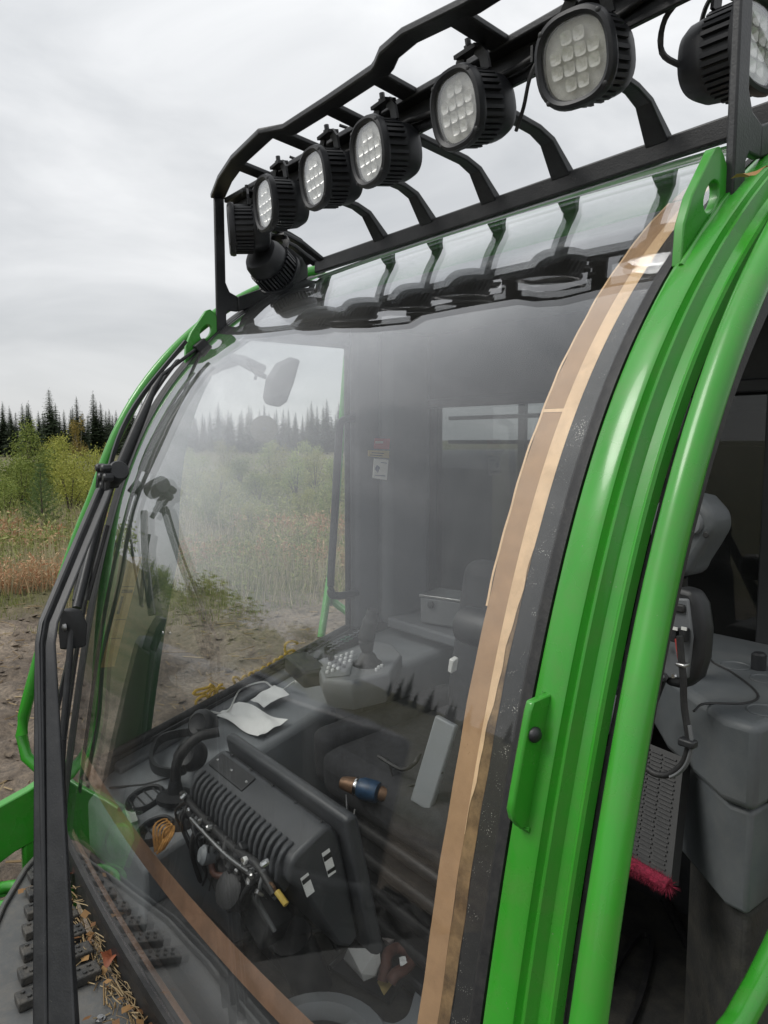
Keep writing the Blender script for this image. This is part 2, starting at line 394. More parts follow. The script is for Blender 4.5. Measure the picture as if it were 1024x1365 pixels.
# ---------------------------------------------------------------- windscreen profile (Y, Z below / above the eye)
_G = [(.470, -1.20), (.487, -1.03), (.523, -.81), (.552, -.63), (.595, -.40), (.652, -.18), (.705, -.02), (.765, .10), (.84, .192), (.92, .28),
      (1.02, .365), (1.13, .438), (1.27, .502), (1.42, .55)]
_d = np.array([(p.x, p.y) for p in dense([(a, b, 0) for a, b in _G], 30)])
_s = np.r_[0, np.cumsum(np.linalg.norm(np.diff(_d, axis=0), axis=1))]
_u = np.linspace(0, _s[-1], 400)
PROF = np.c_[np.interp(_u, _s, _d[:, 0]), np.interp(_u, _s, _d[:, 1])]
for _ in range(1600): PROF[1:-1] = .5 * PROF[1:-1] + .25 * (PROF[:-2] + PROF[2:])
def s_of_z(z): return float(np.interp(z, PROF[:, 1], np.arange(400))) / 399
def s_of_y(y): return float(np.interp(y, PROF[:, 0], np.arange(400))) / 399
def pf(s):
    i = min(max(s, 0), 1) * 399; k = min(int(i), 398); f = i - k
    p = PROF[k] * (1 - f) + PROF[k + 1] * f
    a, b = max(k - 4, 0), min(k + 5, 399); tt = PROF[b] - PROF[a]; tt = tt / np.linalg.norm(tt)
    return p, (-tt[1], tt[0])
XM, HALF = -.75, .76
def bulge(X): return .028 * max(0, 1 - ((X - XM) / HALF) ** 2)
def surf(X, s, n=0.0, b=True):
    p, nn = pf(s)
    return Vector((X, p[0] - (bulge(X) if b else 0) + nn[0] * n, p[1] + nn[1] * n + ZC))
# ================================================================ SETTING: ground
def noise2(x, y, seed=0):
    return (math.sin(x * 1.7 + seed) * math.cos(y * 1.3 - seed * 1.7) + .6 * math.sin(x * 3.9 + 1.3 * y + seed * 3) + .4 * math.cos(7.1 * y - 4.3 * x + seed * 5)
            + .3 * math.sin(13.3 * x + 9.1 * y + seed)) / 2.3
def axis(lo, hi, step, far):
    a = list(np.arange(lo, hi + 1e-6, step)); k = step
    v = hi; up = []
    while v < far: k *= 1.35; v += k; up.append(v)
    k = step; v = lo; dn = []
    while v > -far: k *= 1.35; v -= k; dn.append(v)
    return dn[::-1] + a + up
gx = axis(-21, 1.5, .125, 1800); gy = axis(-3, 15, .125, 1800)
from mathutils import noise as mnoise
def gz(x, y):
    q = mnoise.fractal(Vector((x * .8, y * .8, 0)), 1.0, 2.1, 3)
    d = mnoise.fractal(Vector((x * 3.4, y * 3.4, 4)), .8, 2.1, 4)
    rut = math.sin((x * .55 + y * .83) * 2.1 + q * 1.6)
    near = 1 / (1 + ((x + 6) ** 2 + (y - 4) ** 2) / 500)
    return (q * .07 + d * .085 + max(0, rut) * .06) * near - .05
g = MB(); ny = len(gy)
g.v = [(x, y, gz(x, y)) for x in gx for y in gy]
g.f = [(i * ny + j, (i + 1) * ny + j, (i + 1) * ny + j + 1, i * ny + j + 1) for i in range(len(gx) - 1) for j in range(ny - 1)]
m, t, b = nodes('ground_mud')
tx = N(t, 'ShaderNodeTexCoord')
n1 = N(t, 'ShaderNodeTexNoise', Scale=1.1, Detail=10.0, Roughness=.7, Distortion=.6); t.links.new(tx.outputs['Object'], n1.inputs['Vector'])
r1 = N(t, 'ShaderNodeValToRGB'); e = r1.color_ramp.elements
e[0].position = .3; e[0].color = (.075, .058, .042, 1); e[1].position = .7; e[1].color = (.40, .335, .265, 1)
k = e.new(.5); k.color = (.22, .178, .138, 1)
t.links.new(n1.outputs[0], r1.inputs[0])
n2 = N(t, 'ShaderNodeTexNoise', Scale=16.0, Detail=6.0, Roughness=.7); t.links.new(tx.outputs['Object'], n2.inputs['Vector'])
r2 = N(t, 'ShaderNodeValToRGB'); r2.color_ramp.elements[0].position = .35; r2.color_ramp.elements[0].color = (.55, .55, .55, 1)
r2.color_ramp.elements[1].position = .7; r2.color_ramp.elements[1].color = (1.35, 1.3, 1.22, 1)
t.links.new(n2.outputs[0], r2.inputs[0])
mm = N(t, 'ShaderNodeMixRGB', blend_type='MULTIPLY'); mm.inputs[0].default_value = 1
t.links.new(r1.outputs[0], mm.inputs[1]); t.links.new(r2.outputs[0], mm.inputs[2])
# vegetation beyond the churned clearing (distance from the machine along the ground)
sx = N(t, 'ShaderNodeVectorMath', operation='DISTANCE'); sx.inputs[1].default_value = (-1.5, 1.0, 0)
t.links.new(tx.outputs['Object'], sx.inputs[0])
nb = N(t, 'ShaderNodeTexNoise', Scale=.45, Detail=4.0); t.links.new(tx.outputs['Object'], nb.inputs['Vector'])
ad = N(t, 'ShaderNodeMath', operation='MULTIPLY_ADD'); ad.inputs[1].default_value = 5.0; t.links.new(nb.outputs[0], ad.inputs[0]); t.links.new(sx.outputs['Value'], ad.inputs[2])
mr = N(t, 'ShaderNodeMapRange'); mr.inputs[1].default_value = 13.5; mr.inputs[2].default_value = 15.5; t.links.new(ad.outputs[0], mr.inputs[0])
nv = N(t, 'ShaderNodeTexNoise', Scale=.5, Detail=8.0, Roughness=.7); t.links.new(tx.outputs['Object'], nv.inputs['Vector'])
rv = N(t, 'ShaderNodeValToRGB'); e = rv.color_ramp.elements
e[0].position = .3; e[0].color = (.055, .07, .022, 1); e[1].position = .7; e[1].color = (.17, .14, .065, 1)
t.links.new(nv.outputs[0], rv.inputs[0])
mv = N(t, 'ShaderNodeMixRGB'); t.links.new(mr.outputs[0], mv.inputs[0]); t.links.new(mm.outputs[0], mv.inputs[1]); t.links.new(rv.outputs[0], mv.inputs[2])
t.links.new(mv.outputs[0], b.inputs['Base Color']); b.inputs['Roughness'].default_value = .85
n3 = N(t, 'ShaderNodeTexNoise', Scale=7.0, Detail=9.0, Roughness=.75); t.links.new(tx.outputs['Object'], n3.inputs['Vector'])
bp = N(t, 'ShaderNodeBump', Strength=1.0, Distance=.12); t.links.new(n3.outputs[0], bp.inputs['Height']); t.links.new(bp.outputs[0], b.inputs['Normal'])
o = put('ground', g, 'ground_mud', smooth=60); tag(o, kind='structure')

# clods thrown up by the tracks
cm = MB(); cr_ = random.Random(21)
for i in range(5200):
    x = cr_.uniform(-17, -1.9); y = cr_.uniform(-2, 14)
    if math.hypot(x + 1, y - 1) > 14.5 or (x > -2.4 and y < 4): continue
    if mnoise.noise(Vector((x * .9, y * .9, 7))) < -.15 + cr_.uniform(-.25, .25): continue
    a = cr_.uniform(.02, .075) * (1.5 if cr_.random() < .08 else 1); z = gz(x, y)
    pts = [Vector((cr_.uniform(.6, 1.2) * math.cos(k * 1.2566), cr_.uniform(.6, 1.2) * math.sin(k * 1.2566), cr_.uniform(-.1, .25))) * a for k in range(5)]
    c = Vector((x, y, z)); cm.add([c + p for p in pts] + [c + Vector((cr_.gauss(0, .2), cr_.gauss(0, .2), cr_.uniform(.45, .8))) * a, c - Vector((0, 0, a * .5))], [(k, (k + 1) % 5, 5) for k in range(5)] + [((k + 1) % 5, k, 6) for k in range(5)])
tag(put('mud_clods', cm, 'ground_mud', smooth=80), 'loose clods of grey brown earth scattered over the churned mud', 'clods', kind='stuff')
# debris lying on the mud
db = MB()
for i in range(2600):
    x = rnd.uniform(-16, -2.5); y = rnd.uniform(-1.5, 14)
    if math.hypot(x + 1, y - 1) > 14: continue
    a = rnd.uniform(0, math.pi); L = rnd.uniform(.05, .35) * (1.6 if rnd.random() < .06 else 1); r = rnd.uniform(.003, .010)
    z = gz(x, y) + r * .6
    d = Vector((math.cos(a), math.sin(a), rnd.uniform(-.1, .15))) * L
    db.tube([(x, y, z), Vector((x, y, z)) + d], r, n=4)
tag(put('wood_debris', db, 'dead_needle'), 'pale twigs and straw scattered over the churned mud', 'debris', kind='stuff')

# ================================================================ SETTING: vegetation
def leaf_quad(mb, c, d, n, L, W):
    d = d.normalized(); s = d.cross(n)
    if s.length < 1e-4: s = Vector((1, 0, 0))
    s.normalize()
    mb.add([c, c + d * L * .5 + s * W, c + d * L, c + d * L * .5 - s * W], [(0, 1, 2, 3)])
def rv3(r): return Vector((r.gauss(0, 1), r.gauss(0, 1), r.gauss(0, 1))).normalized()

def spruce_mesh(h, seed, spread=.215, sparse=1.0):
    r = random.Random(seed); tr = MB(); cr = MB()
    tr.tube([(0, 0, -.3), (0, 0, h * .5), (0, 0, h)], [h * .014, h * .008, .01], n=6)
    z = h * r.uniform(.06, .14); lev = 0
    while z < h * .985:
        f = 1 - z / h
        rad = h * spread * (f ** .72) * r.uniform(.7, 1.2) + .03
        nb = int(6 + 3 * f)
        for k in range(nb):
            if r.random() > sparse: continue
            a = k * 2 * math.pi / nb + lev * 1.1 + r.uniform(-.3, .3); L = rad * r.uniform(.6, 1.15)
            dr = Vector((math.cos(a), math.sin(a), 0)); sd = Vector((-dr.y, dr.x, 0))
            droop = r.uniform(.25, .55)
            m = max(2, int(L / .28))
            for q in range(m + 1):
                u = q / m; p = Vector((0, 0, z)) + dr * (L * u) + Vector((0, 0, -droop * L * u * (1 - .45 * u)))
                w = (.20 + .30 * L * (1 - u) * .6) * (.42 + .58 * min(1, f * 1.8))
                for sg in (-1, 1):
                    d = (dr * .8 + sd * sg * r.uniform(.4, 1.1) + Vector((0, 0, -r.uniform(.15, .6))))
                    leaf_quad(cr, p, d, Vector((0, 0, 1)) + rv3(r) * .35, w * r.uniform(1.2, 2.1) + .18 * min(1, f * 2 + .2), w * .30 + .05 * min(1, f * 2 + .2))
        z += h * .017 + .07 * f * r.uniform(.7, 1.3); lev += 1
    for k in range(5): leaf_quad(cr, Vector((0, 0, h - .25 * k)), Vector((r.gauss(0, .4), r.gauss(0, .4), 1)), rv3(r), .5, .05)
    return tr.mesh('trunk'), cr.mesh('crown')
def bush_mesh(h, wd, seed, leaf=.09, n=2600, lob=9):
    r = random.Random(seed); tr = MB(); cr = MB(); lobes = []
    for k in range(lob):
        a = r.uniform(0, 6.28); q = r.random() ** .6 * wd * .36; zz = r.uniform(.25, .92) * h
        taper = 1 - .55 * (zz / h)
        c = Vector((math.cos(a) * q * (taper + .3), math.sin(a) * q * (taper + .3), zz)); lobes.append((c, Vector((wd * .24 * taper + .12, wd * .24 * taper + .12, h * .16 + .1))))
        tr.tube([(0, 0, -.1), c * .5 + Vector((0, 0, h * .05)), c], [.035, .022, .008], n=5)
    for i in range(n):
        c, sc = lobes[r.randrange(lob)]; v = rv3(r) * (r.random() ** .45)
        p = c + Vector((v.x * sc.x, v.y * sc.y, v.z * sc.z)) * r.uniform(.8, 1.35)
        if p.z < .05: p.z = .05 + r.random() * .2
        leaf_quad(cr, p, rv3(r) + Vector((0, 0, -.3)), rv3(r), leaf * r.uniform(.7, 1.6), leaf * .3)
    return tr.mesh('stem'), cr.mesh('crown')
def pine_mesh(h, seed):
    r = random.Random(seed); tr = MB(); cr = MB()
    tr.tube([(0, 0, -.1), (0, 0, h)], [h * .02, .006], n=6)
    z = h * .12
    while z < h:
        f = 1 - z / h; nb = 7
        for k in range(nb):
            a = k * 6.283 / nb + z * 3 + r.uniform(-.3, .3); L = (h * .33 * f + .1) * r.uniform(.7, 1.1)
            d = Vector((math.cos(a), math.sin(a), .55 + .5 * (1 - f)))
            m = max(3, int(L / .06))
            for q in range(m):
                p = Vector((0, 0, z)) + d.normalized() * L * (.2 + .8 * q / m)
                for _ in range(5): leaf_quad(cr, p, d.normalized() + rv3(r) * .8, rv3(r), .12, .008)
        z += h * .075
    return tr.mesh('trunk'), cr.mesh('crown')
def plant(name, meshes, mt, mc, loc, scale, rot, label, cat, group, parts=('trunk', 'crown')):
    o = thing(name, label, cat, loc, group)
    for nm, me, mm_ in zip(parts, meshes, (mt, mc)):
        if not me.materials: me.materials.append(MATS[mm_])
        c = bpy.data.objects.new(nm, me); COL.objects.link(c); c.parent = o
    o.scale = scale; o.rotation_euler = (0, 0, rot)
    return o
SPR = [spruce_mesh(12, 11), spruce_mesh(12, 22, .18), spruce_mesh(12, 33, .23, .9), spruce_mesh(12, 44, .165)]
FOREST = 'spruces along the forest edge'
SL = 'dark green spruce standing among others along the forest edge'
def spruce(px, dist, h, label=SL, group=FOREST, kind=None):
    p = ground_at(px, dist); k = kind if kind is not None else rnd.randrange(4); s = h / 12
    plant('spruce_tree', SPR[k], 'bark', 'spruce', (p.x, p.y, -.1), (s * rnd.uniform(.9, 1.1), s * rnd.uniform(.9, 1.1), s), rnd.uniform(0, 6), label, 'tree', group)
spruce(70, 128, 11.6, 'tallest broad dark spruce rising above the forest edge behind the young bushes', None, 0)
for px, h in ((106, 10.4), (128, 11.4), (8, 9.6), (42, 9.4)): spruce(px, rnd.uniform(126, 140), h)
for i in range(60): spruce(-190 + i * 6.2 + rnd.uniform(-3, 3), rnd.uniform(128, 160), rnd.uniform(7.6, 10.4))
for i in range(52): spruce(180 + i * 6.6 + rnd.uniform(-3, 3), rnd.uniform(150, 200), rnd.uniform(7.6, 11.6))
for i in range(40): spruce(-180 + i * 17 + rnd.uniform(-6, 6), rnd.uniform(170, 210), rnd.uniform(8, 11))
# trees round the clearing ahead of the machine (seen mirrored in the glass)
def ring_spruce(ang, dist, h):
    s = h / 12; k = rnd.randrange(4)
    plant('spruce_tree', SPR[k], 'bark', 'spruce', (math.cos(ang) * dist, math.sin(ang) * dist, -.1), (s, s, s), rnd.uniform(0, 6),
          'dark spruce on the far side of the clearing ahead of the machine', 'tree', 'spruces ahead of the machine')
for i in range(110): ring_spruce(R(182 + 132 * rnd.random()), rnd.uniform(150, 240), rnd.triangular(5, 12, 7.5))

BUSH = [bush_mesh(2.6, 2.4, 5), bush_mesh(2.2, 2.6, 6), bush_mesh(3.0, 2.2, 8, lob=11)]
BUSHY = [tuple(x.copy() for x in BUSH[0]), tuple(x.copy() for x in BUSH[2])]
for a in BUSHY:
    for me in a: me.materials.clear()
def bush(px, dist, s, yellow=False, label=None, group=None):
    p = ground_at(px, dist); k = rnd.randrange(3)
    me = BUSHY[k % 2] if yellow else BUSH[k]
    plant('willow_bush', me, 'bark', 'willow_yellow' if yellow else 'willow', (p.x, p.y, -.1), (s * rnd.uniform(.9, 1.2), s * rnd.uniform(.9, 1.2), s), rnd.uniform(0, 6),
          label or ('yellowing willow bush in the overgrown clearing' if yellow else 'green willow bush in the overgrown clearing'), 'bush',
          group or ('yellowing bushes in the clearing' if yellow else 'green bushes in the clearing'), ('stem', 'crown'))
for px, d, s, yl in ((14, 34, 1.05, 0), (36, 38, 1.25, 0), (60, 44, 1.2, 0), (84, 42, 1.05, 1), (104, 36, .95, 1), (92, 30, .8, 1), (120, 33, .8, 1), (6, 28, .6, 0), (-40, 33, 1.1, 0), (-90, 36, 1.1, 1),
                     (28, 30, .75, 0), (74, 50, 1.2, 1), (140, 40, .9, 1), (230, 38, .8, 1), (262, 44, .8, 0), (290, 34, .7, 1), (318, 46, 1.0, 0), (345, 36, .7, 0), (370, 50, .9, 1),
                     (395, 40, .8, 0), (420, 46, .9, 1), (448, 38, .8, 0), (470, 50, .9, 0), (276, 26, .45, 0), (334, 24, .4, 1), (404, 27, .5, 1), (436, 25, .4, 0), (250, 60, 1.1, 0), (300, 62, 1.1, 1), (360, 66, 1.2, 0), (412, 64, 1.1, 0),
                     (600, 40, .9, 0), (700, 46, 1.0, 0), (650, 30, .7, 1)):
    bush(px, d, s, bool(yl))
for i in range(26):
    a = R(184 + 128 * rnd.random()); d = rnd.uniform(30, 75); k = rnd.randrange(3); s = rnd.uniform(1.1, 2.3)
    plant('willow_bush', BUSH[k], 'bark', 'willow', (math.cos(a) * d, math.sin(a) * d, -.1), (s * 1.4, s * 1.4, s), rnd.uniform(0, 6), 'green bush on the open ground ahead of the machine', 'bush', 'bushes ahead of the machine', ('stem', 'crown'))
PINE = pine_mesh(2.4, 3)
p = ground_at(54, 24); plant('young_pine', PINE, 'bark', 'pine', (p.x, p.y, -.05), (1.0, 1.0, .95), 0, 'young bluish green pine in front of the willow bushes', 'tree', None)
BIRCH = bush_mesh(5.5, 2.0, 77, leaf=.16, n=1500, lob=12)
p = ground_at(107, 82); plant('birch_tree', BIRCH, 'bark_pale', 'birch_yellow', (p.x, p.y, 0), (1.1, 1.1, .95), 0, 'slender birch with yellow autumn leaves against the dark spruces', 'tree', None)

# field of fireweed, straw and green weeds: uncountable
def field(name, mt, n, hmin, hmax, lab, seed, lo=13.0, hi=34, leafy=True, cut=-.12):
    r = random.Random(seed); mb = MB()
    for i in range(n):
        px = r.uniform(-120, 560); d = lo + (hi - lo) * r.random() ** 1.7
        p = ground_at(px, d)
        cl = mnoise.noise(Vector((p.x * .35, p.y * .35, seed)))
        if cl < cut + r.uniform(-.2, .2): continue
        dd = math.hypot(p.x + 1.5, p.y - 1)
        if dd < (12.3 if hmax > .3 else 10.2) + 3.0 * mnoise.noise(Vector((p.x * .3, p.y * .3, 2))): continue
        h = r.uniform(hmin, hmax) * (.8 + .5 * cl)
        base = Vector((p.x, p.y, -.05)); lean = Vector((r.gauss(0, .18), r.gauss(0, .18), 1)) * h
        s = Vector((r.gauss(0, 1), r.gauss(0, 1), 0)).normalized() * r.uniform(.006, .014) * (d / 16)
        mb.add([base - s, base + s, base + lean], [(0, 1, 2)])
        if leafy:
            for q in range(7):
                u = r.uniform(.25, 1); c = base + lean * u
                leaf_quad(mb, c, rv3(r) + Vector((0, 0, .2)), rv3(r), r.uniform(.07, .16) * (d / 18), .018 * (d / 18))
    tag(put(name, mb, mt), lab, 'plants', kind='stuff')
field('fireweed_patch', 'fireweed', 4600, .35, .8, 'reddish orange fireweed covering the clearing beyond the mud', 1, lo=14.5, hi=27, cut=.12)
field('green_weeds', 'field_green', 11000, .25, .85, 'green weeds and saplings covering the clearing beyond the mud', 2, hi=60)
field('dry_grass', 'field_straw', 15000, .25, .95, 'pale dry grass between the fireweed beyond the mud', 3, hi=30, leafy=False, cut=-.35)
field('low_grass', 'field_green', 14000, .07, .29, 'short green grass creeping over the edge of the mud', 6, lo=11.5, hi=17, leafy=False, cut=-.1)
# ================================================================ MACHINE: chassis and deck
chs = thing('machine_chassis', 'dark green machine frame that carries the cab and the front deck', 'machine frame', (-.75, 1.2, 0))
put('frame_beam', MB().box2((-1.25, -.9, .55), (-.25, 4.2, 1.35)), 'green_dark', chs, bevel=.03)
put('cab_pedestal', MB().lathe([(.55, 1.35), (.55, 1.60), (.5, 1.72)], 28, Matrix.Translation((-.75, 1.15, 0))), 'black_steel', chs, smooth=40)
put('belly_plate', MB().box2((-1.1, -.8, -.1), (-.4, 4.0, .55)), 'black_steel', chs, bevel=.02)
put('engine_hood', MB().box2((-2.3, 2.35, 1.5), (.5, 4.6, 2.95)), 'black_steel', chs, bevel=.08)
put('exhaust_housing', MB().box2((-.75, 2.0, 1.5), (.15, 2.34, 3.42)), 'black_steel', chs, bevel=.03)
put('hood_support', MB().box2((-1.3, 2.6, 1.3), (-.2, 4.2, 1.52)), 'black_steel', chs)

put('added_front_frame', MB().box2((-1.35, -2.6, .6), (-.1, -.02, 1.62)), 'black_steel', chs, bevel=.03)  # added out of view so the lower glass mirrors something dark
put('added_frame_cover', MB().box2((-1.25, -2.4, 1.62), (-.2, -.1, 1.70)), 'mat_rubber', chs, bevel=.01)  # top of the unseen frame added for the dark reflection
def wheel(x, y, label):
    t = bpy.data.objects.new('wheel', None); COL.objects.link(t); t.parent = chs; t.matrix_parent_inverse = chs.matrix_world.inverted(); t.empty_display_size = .1
    t['label'] = label
    M = Matrix.Translation((x, y, .66)) @ Matrix.Rotation(R(90), 4, 'Y')
    ty = put('tyre', MB().lathe([(.34, -.24), (.50, -.29), (.62, -.28), (.66, -.2), (.67, 0), (.66, .2), (.62, .28), (.50, .29), (.34, .24)], 40, M), 'mat_rubber', t, smooth=40)
    lg = MB()
    for i in range(22):
        a = 2 * math.pi * i / 22
        for s in (-1, 1):
            lg.box(M @ Vector((.675 * math.cos(a + s * .05), .675 * math.sin(a + s * .05), s * .13)), (.26, .05, .06), (M.to_3x3() @ Matrix.Rotation(a, 3, 'Z') @ Matrix.Rotation(R(90), 3, 'Y') @ Matrix.Rotation(s * R(25), 3, 'Z')))
    put('tread_lugs', lg, 'mat_rubber', t)
    put('rim', MB().lathe([(.30, -.2), (.34, -.22), (.34, .22), (.30, .2)], 30, M), 'green', t, smooth=40)
wheel(-2.15, -.62, 'big black lugged tyre beyond the green crane link, next to the deck')
wheel(-2.15, -2.05, 'big black lugged tyre ahead on the crane link side')
wheel(.75, -.95, 'big black lugged tyre below the open door side of the deck')
wheel(.75, -2.4, 'big black lugged tyre ahead on the open door side')
cab = thing('harvester_cab', 'green forestry machine cab with a large curved windscreen and open door', 'machine cab', (-.75, 1.1, 1.72))

# --- pillars: pressed section swept along the windscreen profile
SB, ST = s_of_z(-1.06), 1.0
def sweep_pillar(name, sec, x0, sgn, s0=SB, s1=ST, m='green', n=70, bev=0, smooth=32, par=None):
    mb = MB(); k = len(sec); vs = []
    for i in range(n + 1):
        s = s0 + (s1 - s0) * i / n
        vs += [surf(x0 + sgn * a, s, b, False) for a, b in sec]
    fs = []
    for i in range(n):
        for j in range(k): fs.append((i * k + j, i * k + (j + 1) % k, (i + 1) * k + (j + 1) % k, (i + 1) * k + j))
    fs += [tuple(range(k)), tuple(range(n * k, (n + 1) * k))]
    mb.add(vs, fs)
    return put(name, mb, m, par or cab, smooth=smooth, bevel=bev)
SEC = [(-.009, -.030), (-.009, -.003), (-.006, .003), (-.001, .0055), (.006, .0065), (.030, .007), (.0345, .0045), (.037, -.002), (.040, -.0045), (.0425, -.003),
       (.0445, .0045), (.0465, .006), (.0485, .0045), (.0505, -.003), (.054, -.010), (.064, -.013), (.0665, -.010), (.0695, -.0095), (.072, -.013), (.072, -.028), (.058, -.040), (.02, -.045)]
sweep_pillar('front_pillar', SEC, 0, 1)
sweep_pillar('front_pillar', [(-.012, -.030), (-.012, .002), (.02, .004), (.035, -.004), (.035, -.04), (.02, -.045)], -1.5, -1, m='black_steel')
# far pillar's wide inner web
mb = MB()
def web(u, v):
    s = SB + (s_of_y(1.25) - SB) * u; p, nn = pf(s)
    dep = .035 + .145 * max(0, min(1, (.30 - p[1]) / .62))
    q = surf(-1.5, s, -.03, False); return q, dep
mb.shell(lambda u, v: web(u, v)[0] + Vector((-.030, 0, 0)) + Vector((0, web(u, v)[1] * v, 0)), lambda u, v: web(u, v)[0] + Vector((.004, 0, 0)) + Vector((0, web(u, v)[1] * v, 0)), 40, 1)
put('pillar_web', mb, 'green_dark', cab, smooth=40)
# yellow warning strip on the far pillar web
st = MB()
def stick(u, v):
    a = on_x(172, 742, -1.494); b = on_x(134, 890, -1.494); c = on_x(190, 742, -1.494)
    return a + (b - a) * u + (c - a) * v
st.grid(stick, 4, 1)
so = put('warning_sticker', st, 'yellow_sticker', cab)
mk = MB()
for u0, u1, v0, v1 in ((.27, .275, .05, .95), (.57, .575, .05, .95), (.36, .52, .15, .35), (.30, .33, .1, .9), (.74, .745, .1, .9)):
    mk.add([stick(u0, v0) + Vector((.002, 0, 0)), stick(u1, v0) + Vector((.002, 0, 0)), stick(u1, v1) + Vector((.002, 0, 0)), stick(u0, v1) + Vector((.002, 0, 0))], [(0, 1, 2, 3)])
put('sticker_print', mk, 'black_ink', so)

# --- guard tubes outside the pillars
def guard(x):
    pts = []
    for i in range(46):
        s = s_of_z(-.78) + (ST - s_of_z(-.78)) * i / 45
        z = pf(s)[0][1]; k = max(0, min(1.05, (-.16 - z) / .58)); n = .022 + .062 * k
        pts.append(surf(x + (.045 * k if x > -.7 else -.045 * k), s, n, False))
    a = pts[0]
    sg = 1 if x > -.7 else -1
    lead = [Vector((a.x - sg * .12, a.y + .10, a.z - .19)), Vector((a.x - sg * .06, a.y + .04, a.z - .16)), Vector((a.x - sg * .015, a.y - .002, a.z - .11)), Vector((a.x, a.y - .008, a.z - .05))]
    mb = MB(); mb.tube(lead + pts, .0162, n=16); return mb
put('guard_tube', guard(.128), 'green', cab, smooth=60)
put('guard_tube', guard(-1.635), 'green', cab, smooth=60)
# dark door seal between pillar and tube
sweep_pillar('door_seal', [(.072, -.03), (.108, -.03), (.108, -.05), (.072, -.05)], 0, 1, m='rubber')

# --- lifting lugs with a slotted eye, welded to the pillars
def lug(x, t=.014):
    outer = [(.865, .212), (.868, .262), (.884, .300), (.921, .352), (.931, .366), (.944, .371), (.956, .362), (.975, .335), (.995, .315)]
    cx, cy = .9285, .306
    bm = bmesh.new()
    hole = []
    for i in range(18):
        a = 2 * math.pi * i / 18; hx, hy = .0135 * math.cos(a), .024 * math.sin(a); th = R(-34)
        hole.append((cx + hx * math.cos(th) - hy * math.sin(th), cy + hx * math.sin(th) + hy * math.cos(th)))
    ov = [bm.verts.new((x - t / 2, p[0], p[1] + ZC)) for p in outer]; hv = [bm.verts.new((x - t / 2, p[0], p[1] + ZC)) for p in hole]
    ed = [bm.edges.new((ov[i], ov[(i + 1) % len(ov)])) for i in range(len(ov))] + [bm.edges.new((hv[i], hv[(i + 1) % 18])) for i in range(18)]
    r = bmesh.ops.triangle_fill(bm, use_beauty=True, use_dissolve=False, edges=ed)
    fs = [f for f in bm.faces]
    ex = bmesh.ops.extrude_face_region(bm, geom=fs)
    for v in ex['geom']:
        if isinstance(v, bmesh.types.BMVert): v.co.x += t
    bmesh.ops.recalc_face_normals(bm, faces=bm.faces)
    me = bpy.data.meshes.new('lifting_lug'); bm.to_mesh(me); bm.free(); return me
put('lifting_lug', lug(-.002), 'green', cab, bevel=.002)
put('lifting_lug', lug(-1.512), 'green', cab, bevel=.002)

# --- bracket on the near pillar: rounded plate standing on edge with a bolt
sa, sb = s_of_z(-.415), s_of_z(-.275)
mb = MB(); vs = []
for i in range(15):
    u = i / 14; s = sa + (sb - sa) * u
    h = .030 * min(1, math.sqrt(max(0, 1 - ((u - .90) / .10) ** 2)) if u > .90 else 1) * (1 if u > .1 else (.35 + 6.5 * u))
    for a, b_ in ((.0, .002), (.0, .006 + h), (.010, .006 + h), (.010, .002)): vs.append(surf(a + .008, s, b_, False))
mb.add(vs, [(i * 4 + j, i * 4 + (j + 1) % 4, i * 4 + 4 + (j + 1) % 4, i * 4 + 4 + j) for i in range(14) for j in range(4)] + [(0, 1, 2, 3), (56, 57, 58, 59)])
br = put('pillar_bracket', mb, 'green', cab, bevel=.0025)
pb = surf(.0185, sa + (sb - sa) * .70, .024, False)
put('bracket_bolt', MB().lathe([(.0085, 0), (.0085, .003), (.006, .006), (.002, .0075)], 14, Matrix.Translation(pb) @ Matrix.Rotation(R(90), 4, 'Y')), 'black_steel', br, smooth=50)
# weld seams round the bracket and lug
wl = MB()
for s in (sa,):
    wl.tube([surf(a, s, .0068, False) for a in (.006, .009, .013, .018, .022)], .0035, n=6)
wl.tube([surf(.0075, sa + (sb - sa) * i / 12, .0075, False) for i in range(13)], .0022, n=6)
put('weld_bead', wl, 'green', br, smooth=60)
wl = MB(); wl.tube([surf(.008, s_of_y(.865 + .13 * i / 10), .006, False) for i in range(11)], .004, n=6)
put('weld_bead', wl, 'green', cab, smooth=60)

# --- windscreen
GT = s_of_y(1.30); GB = s_of_z(-1.035)
def gs(v): return GB + (GT - GB) * v
def gx_(u): return -1.5 + 1.485 * u
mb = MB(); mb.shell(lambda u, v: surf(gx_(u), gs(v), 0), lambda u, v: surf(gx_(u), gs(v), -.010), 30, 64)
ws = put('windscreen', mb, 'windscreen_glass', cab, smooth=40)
def wob(v, k): return .0006 * math.sin(v * 31 + k * 90) + .0004 * math.sin(v * 73 + k * 50)
def band(x0, x1, s0, s1, n0, n1, nu=4, nv=64):
    mb = MB(); mb.shell(lambda u, v: surf(x0 + (x1 - x0) * u + wob(v, x0), s0 + (s1 - s0) * v, n0), lambda u, v: surf(x0 + (x1 - x0) * u + wob(v, x0), s0 + (s1 - s0) * v, n1), nu, nv); return mb
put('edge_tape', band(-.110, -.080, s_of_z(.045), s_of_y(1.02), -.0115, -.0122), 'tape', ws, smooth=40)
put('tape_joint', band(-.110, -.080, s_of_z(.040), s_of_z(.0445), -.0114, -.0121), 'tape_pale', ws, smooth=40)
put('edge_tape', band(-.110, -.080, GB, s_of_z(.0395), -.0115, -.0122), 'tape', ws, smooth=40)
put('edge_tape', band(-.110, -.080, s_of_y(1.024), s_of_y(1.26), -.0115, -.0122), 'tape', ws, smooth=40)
put('tape_lip', band(-.113, -.110, s_of_z(-.2), s_of_y(1.02), -.0112, -.0120, nu=1), 'tape_pale', ws, smooth=40)
